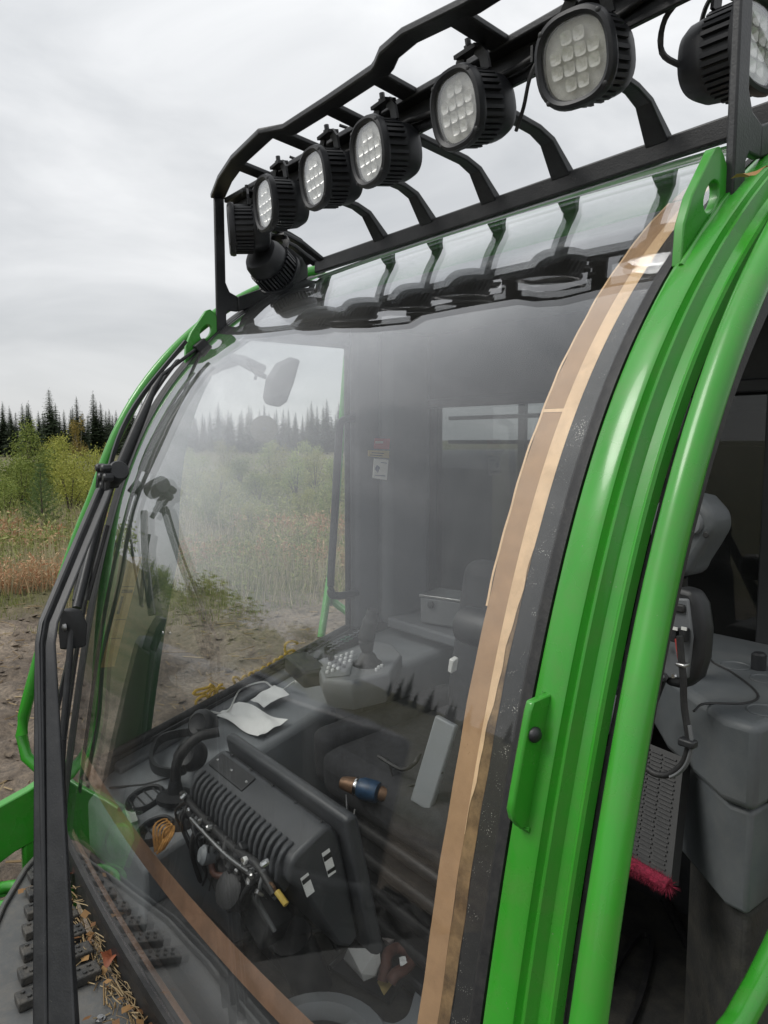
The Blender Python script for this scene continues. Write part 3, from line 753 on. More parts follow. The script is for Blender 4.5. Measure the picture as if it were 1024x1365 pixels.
def pale(n):
    def f(u, v):
        s = s_of_z(-.46) + (s_of_y(1.26) - s_of_z(-.46)) * v; z = pf(s)[0][1]
        wd = .020 * max(.03, min(1, (z + .46) / .34 + .06 * math.sin(z * 60) + .04 * math.sin(z * 137)))
        return surf(-.080 + wd * u, s, n)
    return f
mb = MB(); mb.shell(pale(-.0110), pale(-.0114), 2, 120); put('edge_strip', mb, 'tape_pale', ws, smooth=40)  # pale taper paints the sky reflection fading down the strip
put('edge_strip', band(-.080, -.062, GB, s_of_z(-.08), -.0118, -.0124), 'strip_dim_brown', ws, smooth=40)
put('black_border', band(-.060, -.020, GB, s_of_y(1.28), -.0114, -.0135), 'frit', ws, smooth=40)
put('black_border', band(-1.495, -1.452, GB, s_of_y(1.28), -.0114, -.0135), 'frit', ws, smooth=40)
def hband(z0, z1, n0, n1, x0=-1.47, x1=-.115, sag=.02):
    mb = MB()
    def fn(n): return lambda u, v: surf(x0 + (x1 - x0) * u, s_of_z(z0 + (z1 - z0) * v - sag * (1 - (2 * u - 1) ** 2)), n)
    mb.shell(fn(n0), fn(n1), 40, 2); return mb
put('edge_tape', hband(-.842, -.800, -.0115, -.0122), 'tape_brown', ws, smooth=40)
put('edge_strip', hband(-1.030, -1.012, -.0115, -.0122, sag=0), 'tape_brown', ws, smooth=40)
# rubber gaskets
sweep_pillar('gasket', [(-.028, -.016), (-.028, .001), (-.022, .0035), (-.0095, .0035), (-.0095, -.016)], 0, 1, s0=GB, s1=GT, m='rubber')
sweep_pillar('gasket', [(-.012, -.016), (-.012, .003), (.000, .006), (.012, .008), (.024, .004), (.024, -.016)], -1.512, -1, s0=GB, s1=GT, m='rubber')
mb = MB(); mb.bar([surf(-1.53 + 1.52 * i / 30, GB, -.004) + Vector((0, 0, -.012)) for i in range(31)], [(-.012, -.012), (.012, -.012), (.012, .012), (-.012, .012)])
put('gasket', mb, 'rubber', cab, smooth=40)
# black frame sill under the glass
mb = MB(); mb.bar([surf(-1.56 + 1.6 * i / 30, GB, -.014) + Vector((0, .02, -.075)) for i in range(31)], [(-.035, -.05), (.03, -.05), (.03, .05), (-.02, .05)])
put('front_sill', mb, 'black_steel', cab, smooth=30)

# --- roof, ceiling, floor, walls
put('roof', MB().yz([(1.302, .455), (1.305, .512), (1.34, .522), (1.80, .50), (1.82, .44), (1.80, .40), (1.32, .40)], -1.49, -.015), 'green', cab, bevel=.01)
put('headliner', MB().yz([(1.02, .325), (1.20, .395), (1.69, .38), (1.69, .345), (1.22, .36), (1.04, .30)], -1.478, -.06), 'grey_trim', cab, bevel=.01)
put('floor', MB().box2((-1.46, .55, 1.70), (-.01, 1.76, 1.80)), 'mat_rubber', cab)
# rear wall round the window
for a, b_ in (((-1.478, 1.70, 1.80), (-.02, 1.76, 2.44)), ((-1.478, 1.70, 3.115), (-.02, 1.76, 3.40)), ((-1.478, 1.70, 2.44), (-1.42, 1.76, 3.115)), ((-.27, 1.70, 2.44), (-.02, 1.76, 3.115))):
    put('rear_wall', MB().box2(a, b_), 'dark_trim', cab)
rw = put('rear_window', MB().box2((-1.43, 1.735, 2.43), (-.26, 1.741, 3.125)), 'tinted_glass', cab)
fr = MB(); fr.box2((-.272, 1.675, 2.40), (-.235, 1.699, 3.14)); fr.box2((-1.44, 1.675, 3.105), (-.235, 1.698, 3.135)); fr.box2((-1.44, 1.675, 2.42), (-.235, 1.697, 2.45)); fr.box2((-1.44, 1.675, 2.42), (-1.415, 1.699, 3.13))
put('window_frame', fr, 'black_plastic', rw, bevel=.004)
# guard bars outside the rear window
for z in (3.07, 2.985): put('guard_bar', MB().box2((-1.5, 1.86, z), (0, 1.875, z + .014)), 'black_steel', cab, bevel=.003)
for x in (-1.18, -.62): put('guard_bar', MB().box2((x, 1.878, 2.35), (x + .03, 1.895, 3.2)), 'black_steel', cab, bevel=.003)
put('guard_frame', MB().box2((-1.55, 1.76, 2.33), (.05, 1.90, 2.36)).box2((-1.55, 1.765, 3.19), (.05, 1.90, 3.22)), 'black_steel', cab)
# dark hose bundle behind the rear window
for k in range(7):
    y = 2.02 + .03 * k; x = -1.1 + .13 * k
    put('hydraulic_hose', MB().tube(dense([(x, y, 2.0), (x + .02, y - .03, 2.5), (x + .12, y + .02, 2.85), (x + .3, y + .1, 2.6), (x + .34, y + .2, 2.1)], 8), .022, n=8), 'black_plastic' if k % 3 else 'brown_leather', chs, smooth=60)

# far side wall, pillar and window
put('side_wall', MB().yz([(.52, -1.25), (.52, -.905), (.578, -.884), (1.33, -.657), (1.42, -.635), (1.76, -.60), (1.76, -1.25)], -1.53, -1.485), 'dark_trim', cab, bevel=.004)
put('side_wall', MB().yz([(1.0, .305), (1.42, .305), (1.42, .44), (1.22, .44), (1.08, .37)], -1.53, -1.483), 'dark_trim', cab, bevel=.004)
put('rear_pillar', MB().yz([(1.42, -.634), (1.70, -.60), (1.70, .39), (1.42, .39)], -1.53, -1.46), 'grey_trim', cab, bevel=.015)
put('pillar_trim', MB().yz([(1.50, -.62), (1.70, -.60), (1.70, .36), (1.50, .36)], -1.462, -1.40), 'grey_trim', cab, bevel=.03)
sw = put('side_window', MB().yz([(.56, -.90), (1.43, -.63), (1.43, .31), (1.02, .31), (.85, .15), (.66, -.25)], -1.512, -1.506), 'window_glass', cab)
mb = MB(); mb.tube([Vector((-1.487, .575, ZC - .868)), Vector((-1.487, 1.40, ZC - .622))], .011, n=8); mb.tube([Vector((-1.487, 1.405, ZC - .63)), Vector((-1.487, 1.405, ZC + .30))], .010, n=8)
mb.tube([Vector((-1.487, 1.405, ZC + .30)), Vector((-1.487, 1.06, ZC + .30)), Vector((-1.487, .90, ZC + .19))], .010, n=8)
put('window_seal', mb, 'rubber', sw, smooth=60)
# handwriting on the far window, read from outside
def ink(pts, r=.0042):
    return MB().tube(dense([on_x(x, y, -1.5045) for x, y in pts], 5), r * 1.0, n=5)
for pts in ([(257, 926), (262, 920), (275, 917), (283, 914), (276, 922), (263, 926), (258, 924)], [(272, 924), (277, 930), (274, 938), (265, 942), (261, 936), (268, 929), (276, 927)],
            [(280, 912), (286, 917), (285, 927), (279, 929), (283, 920), (292, 917)], [(288, 926), (292, 915), (297, 912)], [(286, 920), (297, 917), (302, 922)],
            [(313, 910), (311, 904), (316, 903), (321, 909), (315, 914), (313, 908)], [(321, 912), (324, 903), (328, 901), (330, 907), (327, 911)],
            [(331, 908), (333, 898), (337, 897), (338, 904)], [(339, 905), (338, 896), (344, 894), (347, 900), (342, 902)], [(348, 900), (350, 890), (354, 890), (356, 897)], [(357, 897), (358, 886), (363, 885), (364, 893), (360, 895)],
            [(365, 892), (366, 881), (371, 879), (373, 886), (367, 890)], [(371, 879), (376, 875), (377, 881)], [(383, 872), (380, 866), (381, 859), (387, 855), (394, 856), (397, 858)], [(379, 873), (387, 867), (393, 868), (389, 872), (381, 875)]):
    put('ink_stroke', ink(pts), 'yellow_ink', sw, smooth=60)
# stickers on the pillar
def label_at(name, quad, X, m, par):
    p = [on_x(x, y, X) for x, y in quad]
    mb = MB(); mb.add(p + [q + Vector((-.002, 0, 0)) for q in p], [(0, 1, 2, 3), (4, 5, 6, 7), (0, 1, 5, 4), (1, 2, 6, 5), (2, 3, 7, 6), (3, 0, 4, 7)]); return put(name, mb, m, par)
rl = label_at('red_sticker', [(500, 584), (520, 585), (519, 599), (499, 598)], -1.398, 'red_label', cab)
yl = label_at('yellow_sticker', [(491, 600), (519, 601), (519, 611), (491, 608)], -1.398, 'yellow_label', cab)
wl_ = label_at('white_sticker', [(499, 611), (518, 613), (516, 640), (497, 637)], -1.398, 'paper', cab)
label_at('sticker_print', [(501, 588), (511, 588), (511, 591), (501, 591)], -1.396, 'white_plastic', rl)
label_at('sticker_print', [(496, 603), (512, 604), (512, 605), (496, 604)], -1.396, 'black_ink', yl)
label_at('sticker_print', [(494, 606), (510, 607), (510, 608), (494, 607)], -1.396, 'black_ink', yl)
label_at('sticker_print', [(503, 620), (507, 623), (504, 630), (500, 625)], -1.396, 'blue_grey_ink', wl_)
label_at('sticker_print', [(508, 616), (516, 617), (516, 618), (508, 617)], -1.396, 'blue_grey_ink', wl_)
label_at('sticker_print', [(500, 633), (514, 634), (514, 635), (500, 634)], -1.396, 'blue_grey_ink', wl_)
# thin chrome gas strut beside the pillar
put('gas_strut', MB().tube([on_y(546, 632, 1.66), on_y(532, 812, 1.66)], .004, n=8).tube([on_y(549, 560, 1.66), on_y(546, 632, 1.66)], .010, n=8), 'steel', cab, smooth=60)
# grab handle inside, loop of black tube
gp_ = dense([on_x(470, 557, -1.45), on_x(456, 562, -1.44), on_x(452, 580, -1.44), on_x(446, 690, -1.44), on_x(441, 780, -1.44), on_x(448, 794, -1.44), on_x(476, 790, -1.45)], 6)
put('grab_handle', MB().tube(gp_, .0125, n=10), 'black_plastic', cab, smooth=60)
# rail outside the far window
put('hand_rail', MB().tube(dense([on_x(474, 455, -1.66), on_x(464, 470, -1.68), on_x(458, 540, -1.68), on_x(440, 780, -1.68), on_x(444, 800, -1.68), on_x(466, 818, -1.62)], 6), .014, n=10)
    .tube([on_x(440, 770, -1.68), on_x(428, 850, -1.62)], .014, n=8), 'green', cab, smooth=60)
# bracket outside the windscreen pillar opposite the door, with a pair of hanging tan straps
mbk = thing('strap_bracket', 'dark green round bracket outside the windscreen pillar opposite the door, with two tan straps hanging', 'bracket', on_x(205, 660, -1.62))
put('bracket_body', MB().lathe([(.012, -.03), (.03, -.025), (.036, 0), (.03, .025), (.012, .03)], 14, Matrix.Translation(on_x(203, 648, -1.6)) @ Matrix.Rotation(R(90), 4, 'Y')).tube([on_x(203, 648, -1.6), on_x(226, 640, -1.66)], .009, n=8).tube([on_x(190, 646, -1.54), on_x(203, 648, -1.6)], .012, n=8), 'green_dark', mbk, smooth=40)
for a, b_ in (((206, 662), (213, 757)), ((222, 650), (226, 757))):
    put('strap', MB().tube([on_x(a[0], a[1], -1.64), on_x((a[0] + b_[0]) / 2 + 1, (a[1] + b_[1]) / 2, -1.645), on_x(b_[0], b_[1], -1.64)], .0085, n=8), 'tan_strap', mbk, smooth=60)
# ================================================================ LIGHT GUARD over the roof
lb = thing('light_guard_frame', 'black steel guard frame with slots and struts carrying the lamps above the windscreen', 'light bar', (-.75, 1.1, ZC + .50))
ZT = .69
def flat(path, wd, th=.012, m='black_steel', name='rail', **kw):
    return put(name, MB().strip(path, wd, th, **kw), m, lb, bevel=.003)
front = [on_z(x, y, ZT) for x, y in ((290, 262), (300, 238), (318, 212), (354, 178), (386, 172), (446, 134), (506, 94), (512, 86), (519, 70), (546, 47), (630, 6))]
last = front[-1]; ys = last.y
print('front path', [tuple(round(c, 3) for c in p) for p in front])
front += [Vector((-.20, ys, ZC + ZT)), Vector((-.13, ys + .02, ZC + ZT)), Vector((-.04, ys + .075, ZC + ZT)), Vector((.012, .985, ZC + ZT))]
flat(front, .040, .014, name='front_rail')
XL, XR = -1.49, .0
put('middle_rail', MB().yz([(.985, .668), (1.030, .668), (1.030, .682), (.985, .682)], XL, XR), 'black_steel', lb, bevel=.003)
put('lamp_rail', MB().yz([(1.012, .612), (1.022, .612), (1.022, .6675), (1.012, .6675)], XL, XR), 'black_steel', lb, bevel=.002)
for x, y in ((338, 224), (402, 186), (462, 150), (522, 108), (650, 40)):
    p = on_z(x, y, ZT); a = min(front, key=lambda q: abs(q.x - p.x))
    ya = float(np.interp(p.x, sorted(q.x for q in front), [q.y for q in sorted(front, key=lambda q: q.x)]))
    put('cross_bar', MB().yz([(ya, .684), (1.002, .670), (1.002, .682), (ya, .696)], p.x - .022, p.x + .022), 'black_steel', lb, bevel=.003)
put('cross_bar', MB().yz([(ys, .684), (1.002, .670), (1.002, .682), (ys, .696)], -.2, -.168), 'black_steel', lb, bevel=.003)
# bottom rail along the roof edge
YR = 1.265
bz = .500
put('bottom_rail', MB().yz([(YR - .012, bz), (YR + .008, bz), (YR + .008, bz + .040), (YR - .012, bz + .040)], -1.44, .02), 'black_steel', lb, bevel=.004)
# bent struts from the bottom rail to the lamp rail
for px, py in ((418, 352), (510, 318), (573, 298), (656, 268), (752, 238), (880, 196)):
    X = on_y(px, py, YR).x
    sec = [(YR - .004, bz + .036), (1.212, .592), (1.175, .606), (1.02, .625)]
    mb = MB(); mb.strip([Vector((X, a, b + ZC)) for a, b in sec], .029, .013, up=(0, -.6, 1), scale=[1.6, 1.1, 1, 1]); put('strut', mb, 'black_steel', lb, bevel=.003, sharp=15)
# far end: double arm down to the rail and outer plate
X = -1.405
for dx in (0, -.045):
    mb = MB(); mb.strip([Vector((X + dx, a, b + ZC)) for a, b in ((YR, bz + .03), (1.19, .57), (1.02, .615))], .024, .012, up=(0, -.6, 1)); put('strut', mb, 'black_steel', lb, bevel=.003)
def end_plate(x, t=.011):
    mb = MB(); mb.yz([(.962, .30), (.962, .70), (.992, .70), (.992, .45), (1.004, .425), (1.03, .415), (1.03, .372), (.999, .372), (.992, .36), (.992, .315)], x, x + t)
    return put('end_plate', mb, 'black_steel', lb, bevel=.003)
e1 = end_plate(-1.512); e2 = end_plate(.002, .013)
for x in (-1.512, .002):
    put('end_plate', MB().yz([(1.03, .415), (1.16, .47), (1.25, .565), (1.27, .562), (1.27, .50), (1.16, .425), (1.10, .40), (1.03, .372)], x + .0005, x + .0115), 'black_steel', lb, bevel=.003)
    put('end_plate', MB().yz([(1.0, .665), (1.03, .665), (1.262, .555), (1.24, .54)], x + .001, x + .011), 'black_steel', lb, bevel=.003)
# base lug, bolt and mounting on the near side
put('mount_foot', MB().yz([(.965, .315), (1.10, .415), (1.12, .37), (1.05, .315), (1.0, .27)], .020, .034), 'black_steel', lb, bevel=.003)
put('bolt', MB().lathe([(.016, 0), (.016, .006), (.0115, .006), (.0115, .02), (.006, .022)], 6, Matrix.Translation((.034, 1.035, ZC + .345)) @ Matrix.Rotation(R(90), 4, 'Y')), 'black_steel', lb)
put('bolt', MB().lathe([(.014, 0), (.014, .006), (.010, .006), (.010, .016)], 6, Matrix.Translation((.034, 1.085, ZC + .375)) @ Matrix.Rotation(R(90), 4, 'Y')), 'steel', lb)

# wiring strapped along the lamp rail
wr = random.Random(4)
pts = []
for i in range(40):
    x = -1.46 + 1.44 * i / 39; pts.append((x, 1.004 + .003 * math.sin(i * 1.7), ZC + .640 - .010 * abs(math.sin(i * .62)) + wr.uniform(-.003, .003)))
put('wiring_loom', MB().tube(dense(pts, 3), .006, n=7), 'rubber', lb, smooth=60)
for x in (-1.25, -1.03, -.82, -.60, -.36, -.12): put('cable_tie', MB().box((x, 1.006, ZC + .638), (.005, .020, .026)), 'black_plastic', lb)
put('loose_cable', MB().tube(dense([(-.33, 1.0, ZC + .64), (-.35, .985, ZC + .60), (-.37, .99, ZC + .555), (-.40, 1.005, ZC + .53)], 5), .0035, n=6), 'rubber', lb, smooth=60)
put('loose_cable', MB().tube(dense([(-.09, 1.02, ZC + .63), (-.135, 1.03, ZC + .61), (-.145, 1.04, ZC + .57), (-.12, 1.06, ZC + .545)], 5), .0045, n=6), 'rubber', lb, smooth=60)
# ================================================================ WORK LIGHTS
SE = 2.55
def lamp(label, group=None):
    t = thing('work_light', label, 'work light', (0, 0, 0), group)
    h = MB(); h.lathe([(.030, -.084), (.042, -.080), (.0485, -.068), (.0505, -.050), (.0505, -.043), (.049, -.040), (.049, .0)], 36, se=SE)
    put('housing', h, 'lamp_black', t, smooth=40)
    f = MB()
    for i in range(34):
        a = 2 * math.pi * i / 34; c, q = math.cos(a), math.sin(a)
        x = math.copysign(abs(c) ** (2 / SE), c); y = math.copysign(abs(q) ** (2 / SE), q)
        n = Vector((x, y, 0)); k = n.length; ang = math.atan2(math.copysign(abs(y) ** (SE - 1), y), math.copysign(abs(x) ** (SE - 1), x))
        M = Matrix.Rotation(ang, 3, 'Z')
        f.box((x * .0500, y * .0500, -.021), (.010, .0055, .040), M)
    put('cooling_fins', f, 'lamp_black', t)
    b = MB(); n = 40
    prof = [(.0470, .006), (.0485, .0125), (.053, .0155), (.0580, .0135), (.0600, .006), (.0585, .0), (.049, -.001)]
    vs = []
    for r, z in prof:
        for i in range(n):
            a = 2 * math.pi * i / n; c, q = math.cos(a), math.sin(a)
            vs.append((r * math.copysign(abs(c) ** (2 / SE), c), r * math.copysign(abs(q) ** (2 / SE), q), z))
    b.add(vs, [(k * n + i, k * n + (i + 1) % n, (k + 1) * n + (i + 1) % n, (k + 1) * n + i) for k in range(len(prof) - 1) for i in range(n)])
    bz_ = put('bezel', b, 'lamp_black', t, smooth=40)
    for a in (45, 135, 225, 315):
        put('screw', MB().lathe([(.004, .0), (.004, .0165), (.0025, .0175)], 8, Matrix.Translation((.0545 * math.cos(R(a)) * 1.1, .0545 * math.sin(R(a)) * 1.1, -.002))), 'black_plastic', bz_, smooth=40)
    put('reflector_plate', MB().lathe([(.048, -.002), (.048, .001)], 36, se=SE), 'lamp_plate', t)
    cells = [(x, y) for y in (-.027, 0, .027) for x in (-.027, 0, .027)] 
    cells = [(x, y) for y in (-.028, -.0093, .0093, .028) for x in (-.028, -.0093, .0093, .028) if abs(x) + abs(y) < .05]
    for x, y in cells:
        c = MB(); n = 12; P = []
        for r, z in ((.0085, .0075), (.0030, .0015)):
            for i in range(n):
                a = 2 * math.pi * i / n; cc, q = math.cos(a), math.sin(a)
                P.append((x + r * math.copysign(abs(cc) ** .55, cc), y + r * math.copysign(abs(q) ** .55, q), z))
        c.add(P, [(i, (i + 1) % n, n + (i + 1) % n, n + i) for i in range(n)] + [tuple(range(n, 2 * n))])
        put('reflector', c, 'reflector', t)
    put('lens', MB().lathe([(.0478, .008), (.0478, .0092), (.040, .0098)], 36, se=SE), 'lamp_glass', t, smooth=50)
    br_ = MB()
    for s in (-1, 1):
        br_.strip([(s * .032, .046, -.036), (s * .030, .068, -.036), (s * .018, .082, -.036)], .018, .005, up=(0, 0, 1))
    br_.box((0, .084, -.036), (.05, .006, .024))
    put('bracket', br_, 'black_steel', t)
    put('bolt', MB().lathe([(.008, 0), (.008, .006), (.005, .006), (.005, .016)], 6, Matrix.Translation((0, .087, -.036)) @ Matrix.Rotation(R(-90), 4, 'X')), 'black_steel', t)
    put('cable', MB().tube(dense([(.018, .03, -.078), (.03, .055, -.096), (.022, .085, -.085), (.01, .10, -.06)], 5), .0032, n=6), 'rubber', t, smooth=60)
    return t
def place(t, p, d, roll=0, s=1.0):
    d = Vector(d).normalized(); u = Vector((0, 0, 1)); x = u.cross(d).normalized(); y = d.cross(x)
    M = Matrix((x, y, d)).transposed().to_4x4()
    t.matrix_world = Matrix.Translation(Vector(p)) @ M @ Matrix.Rotation(roll, 4, 'Z') @ Matrix.Scale(s, 4)
GL = 'forward facing lamps under the guard frame'
LL = 'black square round LED work light hanging under the guard frame and facing forward'
proto = lamp(LL, GL)
spots = [((770, 79), (.12, -1, -.28)), ((614, 145), (-.06, -1, -.22)), ((497, 203), (-.10, -1, -.16)), ((424, 238), (-.12, -1, -.16)), ((358, 272), (-.14, -1, -.12))]
LABS = ['forward facing LED work light nearest the bolted mounting foot and open door', 'forward facing LED work light, fourth from the end over the slotted lug opposite the door',
        'forward facing LED work light, third from the end opposite the open door', 'forward facing LED work light, second from the end opposite the open door',
        'forward facing LED work light next to the angled end lamp opposite the open door']
lamps = []
for i, ((x, y), d) in enumerate(spots):
    t = proto if i == 0 else copy_tree(proto)
    p = on_y(x, y, .935); place(t, p, d, s=1.10); lamps.append(t); t['label'] = LABS[i]
    print('lamp', tuple(round(c, 3) for c in p))
t = copy_tree(proto); place(t, on_y(313, 306, .955), (-.44, -.90, -.06), s=1.12)
del t['group']; t['label'] = 'black LED work light angled outward at the guard end opposite the open door'
t = copy_tree(proto); place(t, on_y(1003, 62, 1.10), (1, -.02, -.04), s=1.1)
del t['group']; t['label'] = 'black LED work light facing outward beside the bolted mounting foot over the open door'
t = copy_tree(proto); place(t, on_y(352, 352, 1.06) + Vector((0, .045, -.02)), (-.35, .85, -.45), s=1.1)
del t['group']; t['label'] = 'black lamp turned backward, its ribbed housing hanging low at the guard end'

# ================================================================ WINDSCREEN WIPER (parked along the far edge)
wp = thing('windscreen_wiper', 'black pantograph wiper parked along the windscreen edge opposite the open door', 'wiper', (-.76, .29, ZC - 1.1))
base = on_y(75, 1372, .29); bend = on_y(62, 842, .375); joint = on_y(146, 640, .60)
print('wiper', base, bend, joint)
dn = (base - bend); low = base + dn * .1
side = Vector((.61, .79, 0))
armA = [low, base, bend + dn * .14, bend + dn * .035, bend + (joint - bend) * .05, joint + (bend - joint) * .08]
offA, offB = Vector((-.017, -.01, 0)), Vector((.020, .006, 0))
sc = [1.3, 1.25, .85, .75, .75, .72]
put('arm', MB().strip([p + offA * k for p, k in zip(armA, (1.2, 1.1, .75, .7, .7, .7))], .024, .030, up=(.6, -.8, .1), scale=sc), 'black_steel', wp, bevel=.004)
put('arm', MB().strip([p + offB * k for p, k in zip(armA, (1.35, 1.2, .72, .68, .66, .62))], .044, .012, up=(.6, -.8, .1), scale=[1.5, 1.3, .62, .54, .52, .48]), 'black_steel', wp, bevel=.004)
put('arm_lip', MB().tube([p + Vector((.0, -.016, 0)) for p in armA], .004, n=6), 'black_plastic', wp, smooth=60)
hub = MB().lathe([(.022, -.035), (.026, -.03), (.026, .03), (.022, .035)], 16, Matrix.Translation(on_y(154, 632, .62)) @ Matrix.Rotation(R(70), 4, 'Y'))
for k in range(5):
    c = joint + Vector((-.03 + .014 * k, -.012, .03 - .022 * (k % 3)))
    hub.lathe([(.009, -.012), (.011, -.008), (.011, .008), (.007, .012)], 8, Matrix.Translation(c) @ Matrix.Rotation(R(90), 4, 'X'))
    hub.tube([c, c + Vector((-.008, -.004, -.05))], .0075, n=7)
put('hinge', hub, 'black_steel', wp, smooth=40)
up_ = [on_x(163, 618, -1.46), on_x(185, 565, -1.46), on_x(205, 518, -1.47), on_x(216, 500, -1.48), on_x(266, 462, -1.50)]
put('upper_arm', MB().tube(up_, [.016, .0145, .009, .005, .005], n=8), 'black_steel', wp, smooth=50)
bl = [surf(-1.487 , s_of_z(z), .030, False) for z in np.linspace(-.93, .20, 40)]
put('blade_rubber', MB().strip(bl, .006, .022, up=(1, 0, 0)), 'rubber', wp, smooth=40)
bc = [surf(-1.490, s_of_z(z), .046 + .012 * math.sin((z + .93) / 1.13 * 3.14159 * 3) ** 2, False) for z in np.linspace(-.90, .24, 40)]
put('blade_carrier', MB().strip(bc, .010, .012, up=(1, 0, 0)), 'black_steel', wp, smooth=40)
put('carrier_clip', MB().box(on_x(267, 461, -1.50), (.03, .04, .025), (R(40), 0, 0)), 'black_plastic', wp, bevel=.004)
put('carrier_clip', MB().box(surf(-1.487, s_of_z(-.12), .036, False), (.03, .03, .04)), 'black_plastic', wp, bevel=.004)
# lower drive rod with its clamp
r1_, r2_, r3_ = on_y(138, 668, .60), on_y(96, 838, .47), on_y(84, 985, .43)
put('drive_rod', MB().tube([r1_, r1_ + (r2_ - r1_) * .85], .011, n=8).tube([r2_, r3_, on_y(86, 1090, .43)], .008, n=8), 'black_steel', wp, smooth=50)
put('drive_rod', MB().tube([on_y(128, 690, .60), on_y(98, 800, .50)], .004, n=6).tube([on_y(143, 700, .58), on_y(116, 800, .52)], .006, n=6), 'rubber', wp, smooth=50)
ck = put('rod_clamp', MB().prism([(-.020, -.05), (.022, -.045), (.026, .01), (.014, .045), (-.012, .05), (-.022, .0)], lambda q, h: r2_ + Vector((q[0] * .61, q[0] * .79 + h, q[1])), -.012, .012), 'black_plastic', wp, bevel=.005)
put('bolt', MB().lathe([(.009, 0), (.008, .006), (.003, .008)], 12, Matrix.Translation(r2_ + Vector((.002, -.014, .006))) @ Matrix.Rotation(R(90), 4, 'X')), 'steel', ck, smooth=40)

# ================================================================ FRONT DECK in front of the glass
ZD = -1.135
dk = thing('front_deck', 'grey step deck with black studded rubber treads below the windscreen', 'deck', (-.8, .33, ZC - 1.2))
dpoly = [(-.1, .19), (-1.0, .205), (-1.2, .235), (-1.4, .325), (-1.54, .405), (-1.60, .455), (-.1, .455)]
put('deck_plate', MB().prism(dpoly, lambda q, h: Vector((q[0], q[1], h)), ZC + ZD - .02, ZC + ZD), 'deck_plate', dk, bevel=.004)
put('deck_lip', MB().strip([Vector((x, y - .006, ZC + ZD - .035)) for x, y in dpoly[:6]], .012, .09), 'deck_plate', dk, bevel=.003)
put('deck_support', MB().box2((-1.3, .21, 1.30), (-.3, .42, ZC + ZD - .021)), 'black_steel', dk)
for i in range(7):
    X = -1.03 - .0745 * i
    ya = .268 + (-1.013 - X) * .273; yb = .438 + (-1.06 - X) * .075
    o = put('tread', MB().box((X, (ya + yb) / 2, ZC + ZD + .011), (.042, yb - ya, .020)), 'tread_rubber', dk, bevel=.003)
    stud = MB(); m_ = int((yb - ya) / .022)
    for a in range(2):
        for j in range(m_): stud.lathe([(.005, .0205), (.0045, .0245)], 6, Matrix.Translation((X - .009 + .018 * a, ya + .014 + .0215 * j + (.009 if a and j < m_ - 1 else 0), ZC + ZD)))
    put('studs', stud, 'tread_rubber', o)
for x, y in ((120, 1302), (134, 1360), (56, 1100)):
    p = on_z(x, y, ZD); put('bolt', MB().lathe([(.010, 0), (.010, .004), (.006, .004), (.006, .008)], 10, Matrix.Translation((max(p.x, -1.55), min(max(p.y, .23), .44), ZC + ZD + .0005))), 'steel', dk, smooth=40)
# litter of needles, bark and leaves in the gap
lt = MB(); lr = random.Random(5)
for i in range(520):
    x = lr.uniform(-1.5, -.3); y = lr.triangular(.40, .478, .458); z = ZC + ZD + .002 + max(0, lr.gauss(.006, .006))
    a = lr.gauss(0, .9); L = lr.uniform(.012, .07); d = Vector((math.cos(a), math.sin(a) * .5, lr.gauss(0, .12))) * L
    lt.tube([(x, y, z), Vector((x, y, z)) + d * .5 + Vector((0, 0, lr.gauss(0, .003))), Vector((x, y, z)) + d], lr.uniform(.0005, .0018), n=4)
tag(put('needle_litter', lt, 'dead_needle'), 'dry needles and twigs gathered in the gap between deck and windscreen', 'litter', kind='stuff')
lf = MB()
for i in range(60):
    x = lr.uniform(-1.5, -.45); y = lr.triangular(.36, .475, .455); z = ZC + ZD + lr.uniform(.008, .02)
    leaf_quad(lf, Vector((x, y, z)), Vector((lr.gauss(0, 1), lr.gauss(0, 1), .1)), Vector((lr.gauss(0, .4), lr.gauss(0, .4), 1)), lr.uniform(.015, .034), lr.uniform(.006, .011))
tag(put('leaf_litter', lf, 'dead_leaf'), 'brown dead leaves lying along the deck beside the windscreen sill', 'litter', kind='stuff')
for (x, y), lab in (((86, 1166), 'curled rust red leaf on the treads beside the wiper arm'), ((147, 1274), 'rust red leaf on the needle litter beside the bare deck plate')):
    p = on_z(x, y, ZD + .022)
    q = MB(); q.grid(lambda u, v, p=p: p + Vector(((u - .5) * .042, (v - .5) * .034, .012 * math.sin(u * 5) * math.cos(v * 4))), 4, 4)
    tag(put('dead_leaf', q, 'rust_leaf' if 'rust_leaf' in MATS else 'dead_leaf', smooth=60), lab, 'leaf')

# ================================================================ GREEN CRANE LINK beyond the deck
cl = thing('crane_link', 'bright green crane link plate and lug beyond the end of the deck', 'crane link', (-1.75, .1, ZC - 1.3))
put('link_plate', MB().yz([(.56, -.92), (.44, -.975), (.33, -1.01), (.22, -1.05), (.18, -1.12), (.20, -1.22), (.28, -1.20), (.40, -1.14), (.56, -1.10)], -1.70, -1.665), 'green', cl, bevel=.004)
put('link_boss', MB().lathe([(.05, 0), (.05, .03), (.035, .04)], 20, Matrix.Translation((-1.664, .25, ZC - 1.12)) @ Matrix.Rotation(R(90), 4, 'Y')), 'green', cl, smooth=40)
put('link_post', MB().box2((-1.70, .42, 1.4), (-1.667, .56, 1.98)), 'green', cl, bevel=.01)
pr = on_z(8, 1195, -1.16)
n = 20; ring = [pr + Vector((.0, .035 * math.cos(6.283 * i / n), .035 * math.sin(6.283 * i / n) )) for i in range(n)]
put('link_eye', MB().tube([pr + Vector((.045 * math.cos(6.283 * i / n), .045 * math.sin(6.283 * i / n), 0)) for i in range(n)], .016, n=8, closed=True, up=(0, 0, 1)), 'green', cl, smooth=60)
